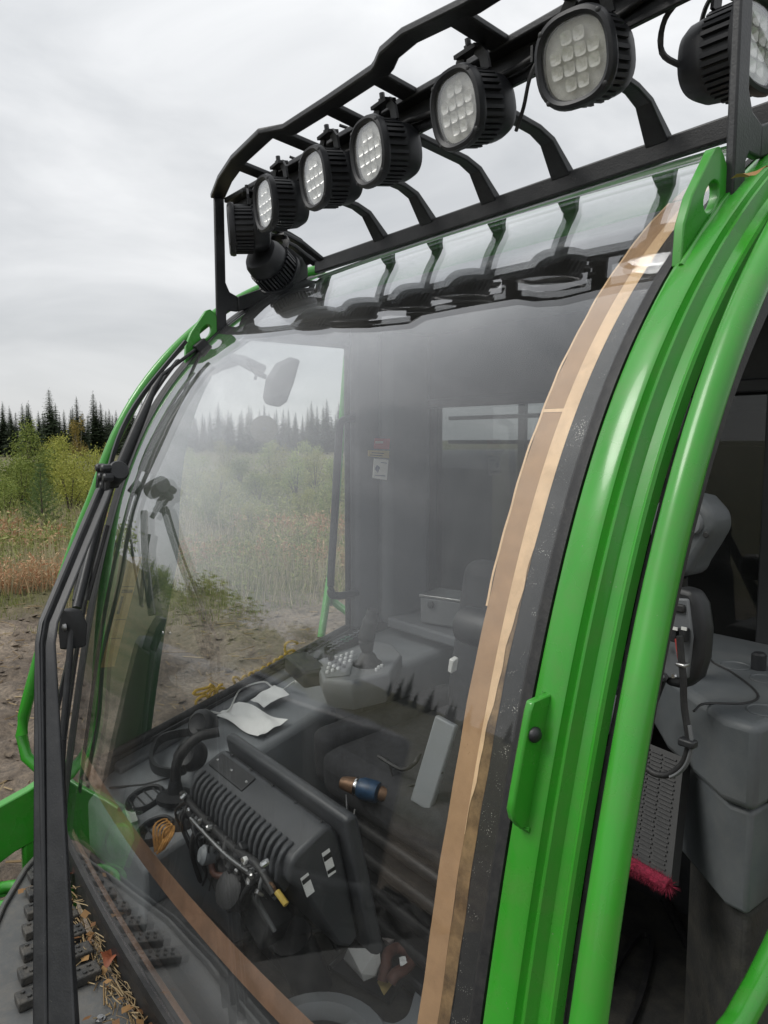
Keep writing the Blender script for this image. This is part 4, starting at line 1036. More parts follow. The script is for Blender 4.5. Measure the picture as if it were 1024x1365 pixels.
put('eye_stem', MB().tube([pr + Vector((-.04, 0, 0)), pr + Vector((-.2, -.05, -.1))], .02, n=8), 'green', cl, smooth=60)

# ================================================================ ADDED DARK MASS out of view, darkens the reflection in the lower glass
rblock = thing('reflection_blocker', 'added dark column and box out of view that darken the windscreen reflection', 'reflection blocker', (-2.25, -.9, 0))
put('column', MB().lathe([(.34, -.05), (.34, 1.3), (.30, 1.4), (.28, 2.3), (.22, 2.42)], 28, Matrix.Translation((-2.85, -1.15, 0))), 'black_steel', rblock, smooth=40)
put('blocker_box', MB().box2((-2.75, -1.95, 1.15), (-2.25, .02, 2.40)), 'black_steel', rblock, bevel=.05)
put('blocker_leg', MB().box2((-2.70, -1.5, -.1), (-2.35, -.4, 1.15)), 'black_steel', rblock, bevel=.02)
for k in range(6):
    y = -1.7 + .28 * k
    put('hydraulic_hose', MB().tube(dense([(-2.23, y, 1.3), (-2.17, y + .03, 1.7), (-2.18, y + .12, 2.1), (-2.26, y + .2, 2.38)], 6), .024, n=8), 'rubber', rblock, smooth=60)
put('blocker_cylinder', MB().tube([(-2.12, -1.6, 1.45), (-2.12, -.5, 1.62)], .05, n=14), 'black_steel', rblock, smooth=50)
def shelf_z(y): return -.90 + (y - .60) * .3143
def on_shelf(x, y, up=.012):
    d = ray(x, y); return CAM + d * ((-1.0886 + up) / (d.z - .3143 * d.y))
# ================================================================ INSIDE THE CAB: far side
put('side_console', MB().yz([(.60, -1.20), (.575, -.935), (.60, -.90), (1.30, -.68), (1.66, -.635), (1.69, -1.20)], -1.483, -1.17), 'grey_plastic', cab, bevel=.035, seg=4)
put('console_ledge', MB().yz([(.62, -.905), (.62, -.878), (1.39, -.640), (1.39, -.665)], -1.484, -1.43), 'grey_trim', cab, bevel=.008)
put('dash_ledge', MB().yz([(.535, -1.20), (.535, -.942), (.56, -.918), (.86, -.824), (.86, -1.20)], -1.44, -1.02), 'grey_plastic', cab, bevel=.010)
put('kick_panel', MB().yz([(.53, -1.20), (.53, -1.02), (.60, -1.0), (.70, -1.12), (.72, -1.20)], -1.02, -.05), 'dark_trim', cab, bevel=.02)
sg_ = MB(); sg_.tube([on_shelf(146, 1050, .001), on_shelf(192, 1046, .001), on_shelf(236, 1034, .001)], .003, n=5); put('seam', sg_, 'rubber', cab)
# round vents in the ledge
for x, y, r in ((194, 1066, .050), (208, 1108, .046)):
    p = on_shelf(x, y, .0); v = put('air_vent', MB().lathe([(r, -.02), (r, .006), (r * .92, .012), (r * .80, .010), (r * .74, -.004), (r * .3, -.008)], 28, Matrix.Translation(p) @ Matrix.Rotation(R(17), 4, 'X')), 'black_plastic', cab, smooth=40)
    for k in range(4): put('vent_slat', MB().box(p + Vector((0, -.03 + .02 * k, .001 + .31 * (-.03 + .02 * k))), (r * 1.3, .004, .010), (R(30), 0, 0)), 'black_plastic', v)
# papers on the shelf
def slab_quad(pts, th=.001, n=8, crumple=.004, seed=1):
    P = [Vector(p) for p in pts]; rr = random.Random(seed); ph = [rr.uniform(0, 6) for _ in range(6)]
    def f(u, v): 
        q = P[0] * (1 - u) * (1 - v) + P[1] * u * (1 - v) + P[2] * u * v + P[3] * (1 - u) * v
        return q + Vector((0, 0, crumple * (math.sin(u * 7 + ph[0]) * math.cos(v * 6 + ph[1]) + .5 * math.sin(u * 13 + v * 9 + ph[2])) + crumple * 1.2))
    mb = MB(); mb.shell(lambda u, v: f(u, v) + Vector((0, 0, th)), f, n, n); return mb
tag(put('paper_sheet', slab_quad([on_shelf(289, 956), on_shelf(318, 938), on_shelf(384, 963), on_shelf(344, 985)], n=14, crumple=.0045), 'paper', smooth=50), 'large crumpled white paper sheet on the grey shelf under the written window', 'paper')
tag(put('paper_slip', slab_quad([on_shelf(334, 934, .02), on_shelf(366, 914, .02), on_shelf(386, 926, .02), on_shelf(352, 943, .02)], crumple=.002, seed=3), 'paper', smooth=50), 'small flat white paper slip lying behind the crumpled sheet', 'paper')
wire = dense([on_shelf(x, y, .02) for x, y in ((262, 955), (275, 948), (296, 951), (307, 944), (318, 922), (330, 914), (352, 909), (362, 915), (375, 920), (392, 909), (404, 907))], 6)
cb = thing('charging_cable', 'thin white cable winding behind the papers on the shelf', 'cable', wire[0]); put('wire', MB().tube(wire, .0028, n=6), 'white_plastic', cb, smooth=60)
put('plug', MB().tube([on_shelf(394, 909, .02), on_shelf(405, 907, .022)], .006, n=8), 'white_plastic', cb, smooth=60); put('plug', MB().tube([on_shelf(258, 957, .02), on_shelf(272, 949, .022)], .006, n=8), 'white_plastic', cb, smooth=60)
# headphones
hp = thing('headphones', 'black over ear headphones with an open band lying on the shelf corner', 'headphones', on_shelf(235, 1000, 0))
put('headband', MB().strip(dense([on_shelf(274, 978, .06), on_shelf(248, 976, .045), on_shelf(215, 985, .035), on_shelf(202, 1005, .035), on_shelf(207, 1024, .04), on_shelf(230, 1030, .045), on_shelf(246, 1026, .05)], 7), .010, .022), 'black_plastic', hp, smooth=50)
put('inner_band', MB().tube(dense([on_shelf(262, 988, .03), on_shelf(240, 998, .03), on_shelf(234, 1010, .03), on_shelf(246, 1016, .03)], 7), .006, n=6), 'rubber', hp, smooth=50)
for x, y, u in ((270, 966, .065), (254, 1006, .06)):
    put('ear_cup', MB().lathe([(.020, -.030), (.036, -.024), (.042, -.004), (.040, .012), (.028, .022), (.02, .018)], 20, Matrix.Translation(on_shelf(x, y, u)) @ Matrix.Rotation(R(62), 4, 'X') @ Matrix.Rotation(R(20), 4, 'Y')), 'black_plastic', hp, smooth=50)
# microphone / lamp stalk beside the display
stk = thing('gooseneck_microphone', 'short black gooseneck microphone on a round foot beside the display', 'microphone', on_z(232, 1068, -.94))
p0 = on_shelf(234, 1066, 0)
put('foot', MB().lathe([(.045, 0), (.045, .012), (.02, .02), (.014, .05)], 20, Matrix.Translation(p0)), 'black_plastic', stk, smooth=40)
put('neck', MB().tube(dense([p0 + Vector((0, 0, .04)), p0 + Vector((.0, .01, .10)), p0 + Vector((.02, .05, .15)), p0 + Vector((.04, .10, .16))], 5), .013, n=8), 'rubber', stk, smooth=60)

# ================================================================ DISPLAY UNIT (back toward the windscreen)
du = thing('display_unit', 'large dark grey display unit seen from behind with cooling ribs', 'monitor', (-.78, .70, ZC - 1.1))
LX, RX = -.975, -.55
def dprof(o=0): return [(.624, -.768), (.628, -.735), (.640, -.722), (.700, -.690), (.716, -.694), (.732, -.720), (.775, -.93), (.755, -.945), (.725, -.93), (.655, -.80)]
put('rear_housing', MB().yz(dprof(), LX, RX), 'display_grey', du, bevel=.014, seg=3)
put('screen_bezel', MB().yz([(.724, -.675), (.738, -.668), (.752, -.674), (.812, -.955), (.80, -.965), (.782, -.955)], LX - .03, RX + .03), 'display_grey', du, bevel=.010, seg=3)
put('screen', MB().yz([(.7575, -.70), (.7590, -.70), (.8085, -.94), (.8070, -.94)], LX + .01, RX - .01), 'black_ink', du)
for k in range(19):
    X = LX + .022 + k * .0205
    put('cooling_rib', MB().yz([(.630, -.800), (.613, -.775), (.616, -.745), (.624, -.727), (.636, -.7165), (.650, -.712), (.644, -.735), (.640, -.79)], X, X + .0095), 'display_grey', du, bevel=.002)
sl_ = lambda y: -.722 + (y - .640) * .5333
cp = MB(); q0, q1 = -.955, -.80
cp.add([Vector((x, y, ZC + sl_(y) + h)) for h in (-.003, .004) for x, y in ((q0, .662), (q1, .662), (q1, .694), (q0, .694))], [(0, 1, 2, 3), (4, 5, 6, 7), (0, 1, 5, 4), (1, 2, 6, 5), (2, 3, 7, 6), (3, 0, 4, 7)])
cv = put('cover_plate', cp, 'black_plastic', du, bevel=.001)
for x in (-.945, -.878, -.81): put('screw', MB().lathe([(.004, 0), (.003, .002)], 8, Matrix.Translation((x, .678, ZC + sl_(.678) + .0045)) @ Matrix.Rotation(R(28), 4, 'X')), 'chrome', cv)
for k in range(5): put('screw', MB().lathe([(.004, 0), (.003, .002)], 8, Matrix.Translation((-.93 + .09 * k, .705, ZC - .690))), 'black_plastic', du)
# serial labels on the near end of the display
def end_label(y0, z0, y1, z1, x): 
    mb = MB(); d = Vector((0, y1 - y0, z1 - z0)); nrm = Vector((0, -d.z, d.y)).normalized() * .0085
    a = Vector((x, y0, ZC + z0)); mb.add([a - nrm, a + nrm, a + d + nrm, a + d - nrm] + [p + Vector((-.001, 0, 0)) for p in (a - nrm, a + nrm, a + d + nrm, a + d - nrm)], [(0, 1, 2, 3), (7, 6, 5, 4)]); return mb
l1 = put('label', end_label(.655, -.765, .668, -.805, RX + .0012), 'paper', du); put('label_print', end_label(.657, -.770, .660, -.778, RX + .0022), 'black_ink', l1)
l2 = put('label', end_label(.700, -.735, .714, -.785, RX + .0012), 'paper', du); put('label_print', end_label(.702, -.742, .705, -.752, RX + .0022), 'black_ink', l2); put('label_print', end_label(.711, -.772, .7125, -.779, RX + .0022), 'black_ink', l2)
# stand, column, connectors under the display
put('stand', MB().tube([(-.78, .76, ZC - 1.05), (-.80, .83, ZC - 1.22)], .045, n=14), 'black_plastic', du, smooth=50)
sc_ = thing('steering_column', 'black column boot and valve block with cables below the display', 'column', (-.86, .66, ZC - 1.21))
def M_at(p, rx=0, ry=0): return Matrix.Translation(p) @ Euler((rx, ry, 0)).to_matrix().to_4x4()
pb0, pb1 = on_y(240, 1195, .66), on_y(252, 1085, .66)
axb = (pb1 - pb0); Lb = axb.length; Mb0 = Matrix.Translation(pb0) @ axb.normalized().to_track_quat('Z', 'Y').to_matrix().to_4x4()
put('boot', MB().lathe([(.046, 0), (.048, Lb * .3), (.040, Lb * .4), (.044, Lb * .55), (.036, Lb * .65), (.040, Lb * .85), (.030, Lb * .95), (.022, Lb)], 20, Mb0), 'rubber', sc_, smooth=40)
put('column_tube', MB().tube([pb0, (pb0.x - .02, .74, ZC - 1.2)], .04, n=14), 'black_plastic', sc_, smooth=50)
put('valve_block', MB().box(on_y(300, 1160, .68), (.16, .06, .07), (0, .5, .1)), 'black_plastic', sc_, bevel=.010)
put('valve_block', MB().box(on_y(350, 1210, .66), (.12, .06, .08), (0, .5, .1)), 'dark_trim', sc_, bevel=.010)
cp_ = on_y(310, 1186, .61)
put('round_cap', MB().lathe([(.036, -.03), (.038, -.01), (.035, .012), (.018, .022)], 22, M_at(cp_, R(60), .3)), 'dark_trim', sc_, smooth=40)
wp_ = on_y(280, 1140, .60)
put('white_plug', MB().lathe([(.010, -.02), (.017, -.008), (.020, .014), (.013, .022)], 12, M_at(wp_, R(70), -.6)), 'grey_plastic', sc_, smooth=40)
put('plug_tail', MB().tube(dense([wp_, wp_ + Vector((.02, .0, -.03)), on_y(305, 1168, .62)], 4), .007, n=8), 'brown_leather', sc_, smooth=60)
# main loom along the lower edge of the ribs
loom = [on_y(x, y, .602) for x, y in ((243, 1058), (262, 1080), (285, 1104), (312, 1130), (340, 1150), (358, 1176), (366, 1192))]
put('cable_loom', MB().tube(dense(loom, 5), .0075, n=8), 'rubber', sc_, smooth=60)
put('loom_sleeve', MB().tube(dense([p + Vector((.0, -.012, -.014)) for p in loom[1:5]], 5), .005, n=8), 'steel', sc_, smooth=60)
kr = random.Random(9)
for k in range(30):
    x0 = kr.uniform(244, 352); y0 = 1058 + (x0 - 244) * .92 + kr.uniform(0, 12)
    a = on_y(x0, y0, .603); b_ = on_y(x0 + kr.uniform(-22, 30), y0 + kr.uniform(35, 85), kr.uniform(.62, .68))
    put('wire', MB().tube(dense([a, a.lerp(b_, .3) + Vector((kr.uniform(-.03, .03), -.018, .01)), a.lerp(b_, .7) + Vector((kr.uniform(-.03, .03), -.012, .015)), b_], 5), kr.choice((.002, .003, .004, .0055)), n=6), kr.choice(('rubber', 'rubber', 'black_plastic', 'rubber', 'mirror_back')), sc_, smooth=60)
for x, y in ((245, 1062), (253, 1080), (268, 1094), (280, 1103), (300, 1140), (327, 1145), (336, 1166), (332, 1175), (353, 1151), (290, 1126), (318, 1160), (346, 1190)):
    put('connector', MB().lathe([(.0045, -.008), (.006, -.003), (.006, .005), (.004, .008)], 8, M_at(on_y(x, y, .594), kr.uniform(0, 3), kr.uniform(0, 3))), 'chrome' if x % 2 else 'steel', sc_)
for x, y in ((262, 1092), (290, 1115), (310, 1150), (338, 1180), (322, 1132)):
    put('plug_body', MB().box(on_y(x, y, .606), (.018, .016, .026), (kr.uniform(-.5, .5), kr.uniform(-.8, .8), 0)), 'black_plastic', sc_, bevel=.003)
put('white_clip', MB().box(on_y(327, 1147, .592), (.010, .008, .014), (0, .5, 0)), 'white_plastic', sc_, bevel=.002)
put('tagged_wire', MB().tube(dense([loom[-2], on_y(364, 1180, .60), on_y(370, 1192, .605), on_y(376, 1202, .61)], 4), .0028, n=6), 'brass', sc_)
put('wire_tag', MB().tube([on_y(369, 1188, .60), on_y(382, 1206, .605)], .006, n=7), 'yellow_sticker', sc_, bevel=.001)
put('hose', MB().tube(dense([on_z(330, 1250, -1.10), on_z(352, 1232, -1.05), on_z(385, 1240, -1.06), on_z(400, 1262, -1.12)], 6), .012, n=8).tube(dense([on_z(392, 1285, -1.14), on_z(402, 1250, -1.06), on_z(432, 1240, -1.06), on_z(450, 1265, -1.12)], 6), .006, n=8), 'rubber', sc_, smooth=60)
# orange strap tassel hanging over the ledge
ot = thing('orange_strap', 'frayed orange strap knotted in a loop on the ledge below the vent', 'strap', on_z(212, 1130, -.95))
for k in range(4):
    a = on_shelf(207 + 3 * k, 1136 - 2 * k, .02); c = on_shelf(222 + 3 * k, 1092 + 3 * k, .05)
    put('strap_loop', MB().strip(dense([a, a.lerp(c, .45) + Vector((-.02 + .006 * k, -.006, .018)), c, a.lerp(c, .5) + Vector((.016, .004, .008)), a + Vector((.01, 0, 0))], 5), .005, .0016), 'orange_strap', ot, smooth=60)
tag(put('white_card', slab_quad([on_shelf(166, 1078, .004), on_shelf(178, 1076, .004), on_shelf(184, 1094, .004), on_shelf(172, 1098, .004)], crumple=.0005, n=3), 'white_plastic'), 'small white rounded card on the ledge beside the round vent', 'card')

# ================================================================ ARMREST CONSOLE with joystick
ac = thing('armrest_console', 'grey armrest control console with keypad and black joystick beside the written window', 'control console', (-1.13, 1.2, ZC - .78))
top = [on_z(x, y, -.60) for x, y in ((421, 880), (430, 905), (470, 908), (520, 897), (536, 872), (524, 858), (495, 853), (463, 866))]
zt = ZC - .60
poly = [(p.x, p.y) for p in top]
cx_ = sum(p[0] for p in poly) / len(poly); cy_ = sum(p[1] for p in poly) / len(poly)
def ring_(k, dz): return [Vector((cx_ + (x - cx_) * k, cy_ + (y - cy_) * k, zt + dz)) for x, y in poly]
n = len(poly); mb = MB(); vs = ring_(.97, 0) + ring_(1.0, -.008) + ring_(1.0, -.035) + ring_(.86, -.085)
mb.add(vs, [tuple(range(n)), tuple(range(3 * n, 4 * n))] + [(k * n + i, k * n + (i + 1) % n, (k + 1) * n + (i + 1) % n, (k + 1) * n + i) for k in range(3) for i in range(n)])
put('console_body', mb, 'console_grey', ac, bevel=.006, seg=3)
p1, p2 = on_z(394, 873, -.595), on_z(422, 893, -.60)
put('wrist_pad', MB().bar([p1 + Vector((0, 0, -.012)), p2 + Vector((0, 0, -.02))], [(-.035, -.028), (.035, -.028), (.035, .02), (-.035, .02)]), 'dark_trim', ac, bevel=.008)
put('support', MB().box((cx_, cy_ + .02, ZC - .75), (.12, .16, .16)), 'dark_trim', ac, bevel=.02)
pad = MB(); pad.add([on_z(x, y, -.5985) for x, y in ((424, 884), (460, 868), (472, 875), (466, 900), (436, 903))], [(0, 1, 2, 3, 4)]); put('keypad_panel', pad, 'console_grey', ac)
ki = 0
for r_ in range(5):
    for c_ in range(4):
        x = 441 + 7.2 * r_ - 1.5 * c_ ; y = 879 - 2.4 * r_ + 5.6 * c_
        if r_ == 4 and c_ > 2: continue
        p = on_z(x, y, -.596); put('key', MB().lathe([(.0052, -.004), (.0052, .002), (.0036, .0038)], 8, Matrix.Translation(p)), 'key_white' if (ki * 7) % 5 else 'grey_trim', ac, smooth=40); ki += 1
for x, y in ((500, 886), (505, 889), (502, 892), (509, 887)): put('key', MB().lathe([(.0045, -.004), (.0045, .002), (.003, .0035)], 8, Matrix.Translation(on_z(x, y, -.596))), 'key_white', ac, smooth=40)
put('toggle', MB().box(on_z(441, 874, -.585), (.012, .018, .03), (.3, 0, .3)), 'black_plastic', ac, bevel=.003)
pj = on_z(490, 886, -.60)
put('joystick_boot', MB().lathe([(.040, 0), (.038, .008), (.028, .014), (.020, .030), (.012, .036)], 22, Matrix.Translation(pj)), 'rubber', ac, smooth=40)
put('joystick', MB().tube(dense([pj + Vector((0, 0, .03)), pj + Vector((-.004, .0, .07)), pj + Vector((.004, .006, .115)), pj + Vector((.012, .012, .150))], 5), [.013 + .010 * math.sin(math.pi * min(1, i / 12)) + (.004 if i > 9 else 0) for i in range(16)], n=12), 'black_plastic', ac, smooth=60)
# slim button panel along the window sill
bp_ = thing('button_panel', 'slim dark button panel along the window sill behind the joystick console', 'button panel', on_x(460, 855, -1.44))
q = [on_x(x, y, -1.42) for x, y in ((432, 864), (486, 836), (494, 841), (440, 871))]
mb = MB(); mb.add([p + Vector((0, 0, .004)) for p in q] + [p + Vector((0, 0, -.03)) for p in q], [(0, 1, 2, 3), (4, 5, 6, 7), (0, 1, 5, 4), (1, 2, 6, 5), (2, 3, 7, 6), (3, 0, 4, 7)])
put('panel_body', mb, 'dark_trim', bp_, bevel=.002)
for k in range(8):
    for r_ in range(2):
        u = .1 + .105 * k; v = .3 + .4 * r_
        p = q[0] * (1 - u) * (1 - v) + q[1] * u * (1 - v) + q[2] * u * v + q[3] * (1 - u) * v
        put('button', MB().box(p + Vector((0, 0, .005)), (.010, .018, .004)), 'key_green' if k in (3, 4) else 'grey_plastic', bp_)

# ================================================================ SEAT
se = thing('driver_seat', 'black cloth driver seat with dark armrest behind the taped windscreen', 'seat', (-.72, 1.26, ZC - 1.2))
def cushion(name, c, size, rot, m='seat_cloth', b=.045, par=None):
    return put(name, MB().box(c, size, rot), m, par or se, bevel=b, seg=4)
cushion('seat_cushion', (-.74, 1.20, ZC - .80), (.50, .48, .13), (R(4), 0, 0))
cushion('side_bolster', (-.99, 1.20, ZC - .775), (.09, .46, .14), (R(4), 0, 0), b=.03); cushion('side_bolster', (-.49, 1.20, ZC - .775), (.09, .46, .14), (R(4), 0, 0), b=.03)
cushion('backrest', (-.74, 1.45, ZC - .56), (.48, .12, .46), (R(-10), 0, 0))
cushion('headrest', (-.74, 1.52, ZC - .28), (.30, .09, .15), (R(-10), 0, 0))
put('suspension', MB().box((-.74, 1.22, ZC - 1.02), (.40, .42, .30)), 'rubber', se, bevel=.03)
for k in range(4): put('bellows_fold', MB().box((-.74, 1.22, ZC - 1.13 + .07 * k), (.44, .46, .03)), 'rubber', se, bevel=.012)
put('seat_base', MB().box((-.74, 1.22, ZC - 1.18), (.48, .50, .04)), 'black_steel', se, bevel=.01)
cushion('armrest', (-.42, 1.22, ZC - .60), (.09, .36, .05), (R(6), 0, 0), 'grey_trim', .02)
put('reflection_slab', MB().bar([on_y(596, 960, 1.02), on_y(562, 1074, .98)], [(-.026, -.008), (.026, -.008), (.026, .008), (-.026, .008)], up=(.3, -.9, .3)), 'grey_plastic', se, bevel=.004)  # pale slab built in place of a reflection on the glass
put('grip', MB().lathe([(.03, -.06), (.04, -.05), (.042, .03), (.03, .06)], 18, Matrix.Translation(on_y(643, 838, 1.12)) @ Matrix.Rotation(R(90), 4, 'Y')), 'black_plastic', se, smooth=40)
put('buckle', MB().box(on_y(604, 886, 1.15), (.012, .02, .035), (.2, .3, .2)), 'white_plastic', se, bevel=.002)
put('seat_lever', MB().tube(dense([on_y(505, 1008, 1.0), on_y(535, 1025, 1.0), on_y(552, 1018, 1.0), on_y(560, 1005, 1.02)], 5), .005, n=6).tube(dense([on_y(517, 1012, 1.0), on_y(528, 1044, 1.0), on_y(553, 1046, 1.0), on_y(590, 1030, 1.0)], 6), .0025, n=6), 'rubber', se, smooth=60)

# ================================================================ LOOSE THINGS
bt = thing('spray_bottle', 'blue bottle with a brown metallic cap lying beside the seat', 'bottle', on_y(486, 1060, .93))
ba, bb = on_y(466, 1046, .93), on_y(524, 1062, .98)
ax = (bb - ba).normalized(); Mb = Matrix.Translation(ba) @ ax.to_track_quat('Z', 'Y').to_matrix().to_4x4()
put('cap', MB().lathe([(.009, -.022), (.013, -.02), (.016, -.008), (.019, .010), (.019, .016)], 16, Mb), 'brass', bt, smooth=40)
put('collar', MB().lathe([(.020, .016), (.021, .019), (.021, .022), (.020, .024)], 18, Mb), 'chrome', bt, smooth=40)
put('bottle_body', MB().lathe([(.020, .024), (.024, .034), (.024, .065), (.022, .072)], 18, Mb), 'blue', bt, smooth=40)
put('trigger_wire', MB().tube(dense([ba + Vector((0, -.01, -.02)), ba + Vector((.02, -.02, -.05)), ba + Vector((.04, -.02, -.06)), ba + Vector((.035, -.01, -.04))], 5), .0016, n=5), 'steel', bt)
put('bottle_foot', MB().lathe([(.014, .076), (.017, .080), (.016, .094), (.009, .102)], 14, Mb), 'brass', bt, smooth=40)
ZF = -1.195
tray = thing('litter_tray', 'black open tray with a metal rim on the floor holding rubbish', 'tray', on_z(512, 1272, ZF))
tc_ = [on_z(x, y, ZF + .012) for x, y in ((440, 1290), (503, 1232), (558, 1275), (520, 1335))]
mb = MB(); mb.add([p for p in tc_] + [p + Vector((0, 0, -.008)) for p in tc_], [(0, 1, 2, 3), (4, 5, 6, 7), (0, 1, 5, 4), (1, 2, 6, 5), (2, 3, 7, 6), (3, 0, 4, 7)]); put('tray_floor', mb, 'black_plastic', tray)
put('tray_rim', MB().tube([tc_[1], tc_[2]], .006, n=6).tube([tc_[0], tc_[1]], .006, n=6), 'steel', tray, smooth=60)
def fold(pts, zs, m, name, label, cat, tris):
    P = [on_z(x, y, ZF + z) for (x, y), z in zip(pts, zs)]
    mb = MB(); mb.add(P, tris); o = put(name, mb, m, None)
    so = o.modifiers.new('solid', 'SOLIDIFY'); so.thickness = .0015
    return tag(o, label, cat)
fold([(458, 1278), (464, 1264), (506, 1264), (508, 1286), (502, 1301), (485, 1308), (482, 1298), (500, 1270)], [.02, .07, .10, .05, .03, .02, .06, .11], 'paper', 'paper_bag', 'crumpled white paper bag lying in the floor tray', 'paper bag', [(0, 1, 6), (1, 7, 6), (1, 2, 7), (2, 3, 7), (7, 3, 4, 6), (6, 4, 5), (0, 6, 5)])
fold([(492, 1256), (505, 1235), (509, 1258), (500, 1260), (503, 1245)], [.03, .10, .05, .02, .09], 'wrapper', 'candy_wrapper', 'upright folded pinkish candy wrapper behind the white bag', 'wrapper', [(0, 1, 4), (1, 2, 4), (0, 4, 3), (4, 2, 3)])
fold([(509, 1250), (528, 1251), (530, 1263), (520, 1270), (518, 1256)], [.06, .07, .03, .02, .08], 'wrapper', 'candy_wrapper', 'flat printed wrapper beside the brown strap in the tray', 'wrapper', [(0, 1, 4), (1, 2, 4), (4, 2, 3), (0, 4, 3)])
bs = thing('leather_strap', 'coiled brown leather strap on a yellow card in the tray', 'strap', on_z(524, 1292, ZF))
put('coil', MB().tube(dense([on_z(x, y, ZF + z) for x, y, z in ((510, 1308, .03), (514, 1290, .05), (517, 1272, .06), (530, 1264, .06), (545, 1270, .06), (548, 1282, .05), (538, 1292, .05), (526, 1300, .05), (520, 1310, .04))], 6), .013, n=8), 'brown_leather', bs, smooth=60)
put('card', slab_quad([on_z(503, 1310, ZF + .02), on_z(516, 1296, ZF + .02), on_z(528, 1306, ZF + .02), on_z(512, 1328, ZF + .02)], crumple=.001, n=3), 'card_yellow', bs)
put('paper_bit', slab_quad([on_z(532, 1278, ZF + .075), on_z(540, 1276, ZF + .075), on_z(543, 1285, ZF + .075), on_z(534, 1290, ZF + .075)], crumple=.002, n=3), 'paper', bs)
# pedal plate with cut-outs, floor cup ring
pd = thing('pedal', 'dark ribbed foot pedal on the cab floor next to the tray', 'pedal', on_z(470, 1240, ZF))
pq = [on_z(x, y, ZF + z) for (x, y), z in zip(((455, 1252), (464, 1196), (492, 1218), (458, 1254)), (.02, .10, .10, .02))]
put('pedal_plate', MB().bar([on_z(456, 1246, ZF + .03), on_z(478, 1208, ZF + .11)], [(-.055, -.006), (.055, -.006), (.055, .006), (-.055, .006)]), 'grey_trim', pd, bevel=.004)
for k in range(4): put('pedal_rib', MB().bar([on_z(452 + 5 * k, 1238 - 8 * k, ZF + .045 + .02 * k), on_z(470 + 5 * k, 1250 - 8 * k, ZF + .04 + .02 * k)], [(-.006, -.004), (.006, -.004), (.006, .008), (-.006, .008)]), 'rubber', pd, bevel=.002)
pc = on_z(424, 1392, -1.17)
fm = put('floor_moulding', MB().lathe([(.145, -.03), (.145, -.01), (.135, .004), (.105, .006), (.095, -.006), (.090, -.026), (.02, -.028)], 34, Matrix.Translation(pc)), 'grey_plastic', cab, smooth=40)
put('moulding_well', MB().lathe([(.088, -.022), (.08, -.018), (.02, -.022)], 28, Matrix.Translation(pc)), 'black_plastic', fm, smooth=40)
put('floor_moulding', MB().bar(dense([on_z(470, 1362, -1.185), on_z(496, 1378, -1.185), on_z(530, 1384, -1.185), on_z(560, 1366, -1.185), on_z(572, 1330, -1.185)], 6), [(-.035, -.02), (.035, -.02), (.03, .008), (-.03, .008)]), 'grey_plastic', cab, smooth=40)
for k in range(2):
    put('floor_channel', MB().bar([on_z(330 + 22 * k, 1228 + 8 * k, -1.15), on_z(392 + 26 * k, 1296 + 4 * k, -1.16)], [(-.014, -.02), (.014, -.02), (.014, .014), (-.014, .014)]), 'dark_trim', cab, bevel=.006)
put('floor_rail', MB().bar([on_z(520, 1150, -1.10), on_z(590, 1210, -1.10)], [(-.02, -.02), (.02, -.02), (.02, .02), (-.02, .02)]), 'grey_trim', cab, bevel=.006)
# mirror hung inside and the disc hanging from it
im = thing('interior_mirror', 'grey interior mirror hanging on a jointed arm inside the side window', 'mirror', on_x(368, 505, -1.25))
XMI = -1.28
mo = [on_x(x, y, XMI) for x, y in ((349, 530), (353, 505), (366, 484), (386, 475), (392, 478), (383, 510), (374, 534), (364, 541), (353, 539))]
mb = MB(); nn_ = Vector((-.5, -.7, .2)).normalized() * .02; k = len(mo)
mb.add([p for p in mo] + [p - nn_ for p in mo], [tuple(range(k)), tuple(range(k, 2 * k))] + [(i, (i + 1) % k, (i + 1) % k + k, i + k) for i in range(k)]); put('mirror_shell', mb, 'mirror_back', im, bevel=.005)
put('mirror_arm', MB().tube([on_x(354, 502, XMI), on_x(342, 498, XMI), on_x(330, 482, -1.32)], .007, n=8).tube([on_x(342, 498, XMI), on_x(340, 506, XMI)], .004, n=6), 'black_plastic', im, smooth=60)
put('mirror_mount', MB().bar([on_x(346, 492, -1.33), on_x(318, 478, -1.40), on_x(290, 488, -1.46), on_x(268, 500, -1.482)], [(-.03, -.012), (.03, -.012), (.03, .012), (-.03, .012)]), 'grey_trim', im, bevel=.006)
ds = thing('air_freshener', 'round pale card disc hanging on a thread below the interior mirror', 'air freshener', on_x(352, 572, XMI))
dc = on_x(352, 572, XMI - .01); vd = (CAM - dc).normalized()
put('disc', MB().lathe([(.037, -.001), (.037, .001)], 36, Matrix.Translation(dc) @ vd.to_track_quat('Z', 'Y').to_matrix().to_4x4()), 'disc_card', ds)
put('emblem', MB().lathe([(.006, .001), (.005, .0022)], 14, Matrix.Translation(dc) @ vd.to_track_quat('Z', 'Y').to_matrix().to_4x4()), 'mirror_back', ds)
put('thread', MB().tube([on_x(352, 540, XMI - .01), on_x(352, 554, XMI - .01)], .001, n=4), 'black_ink', ds)
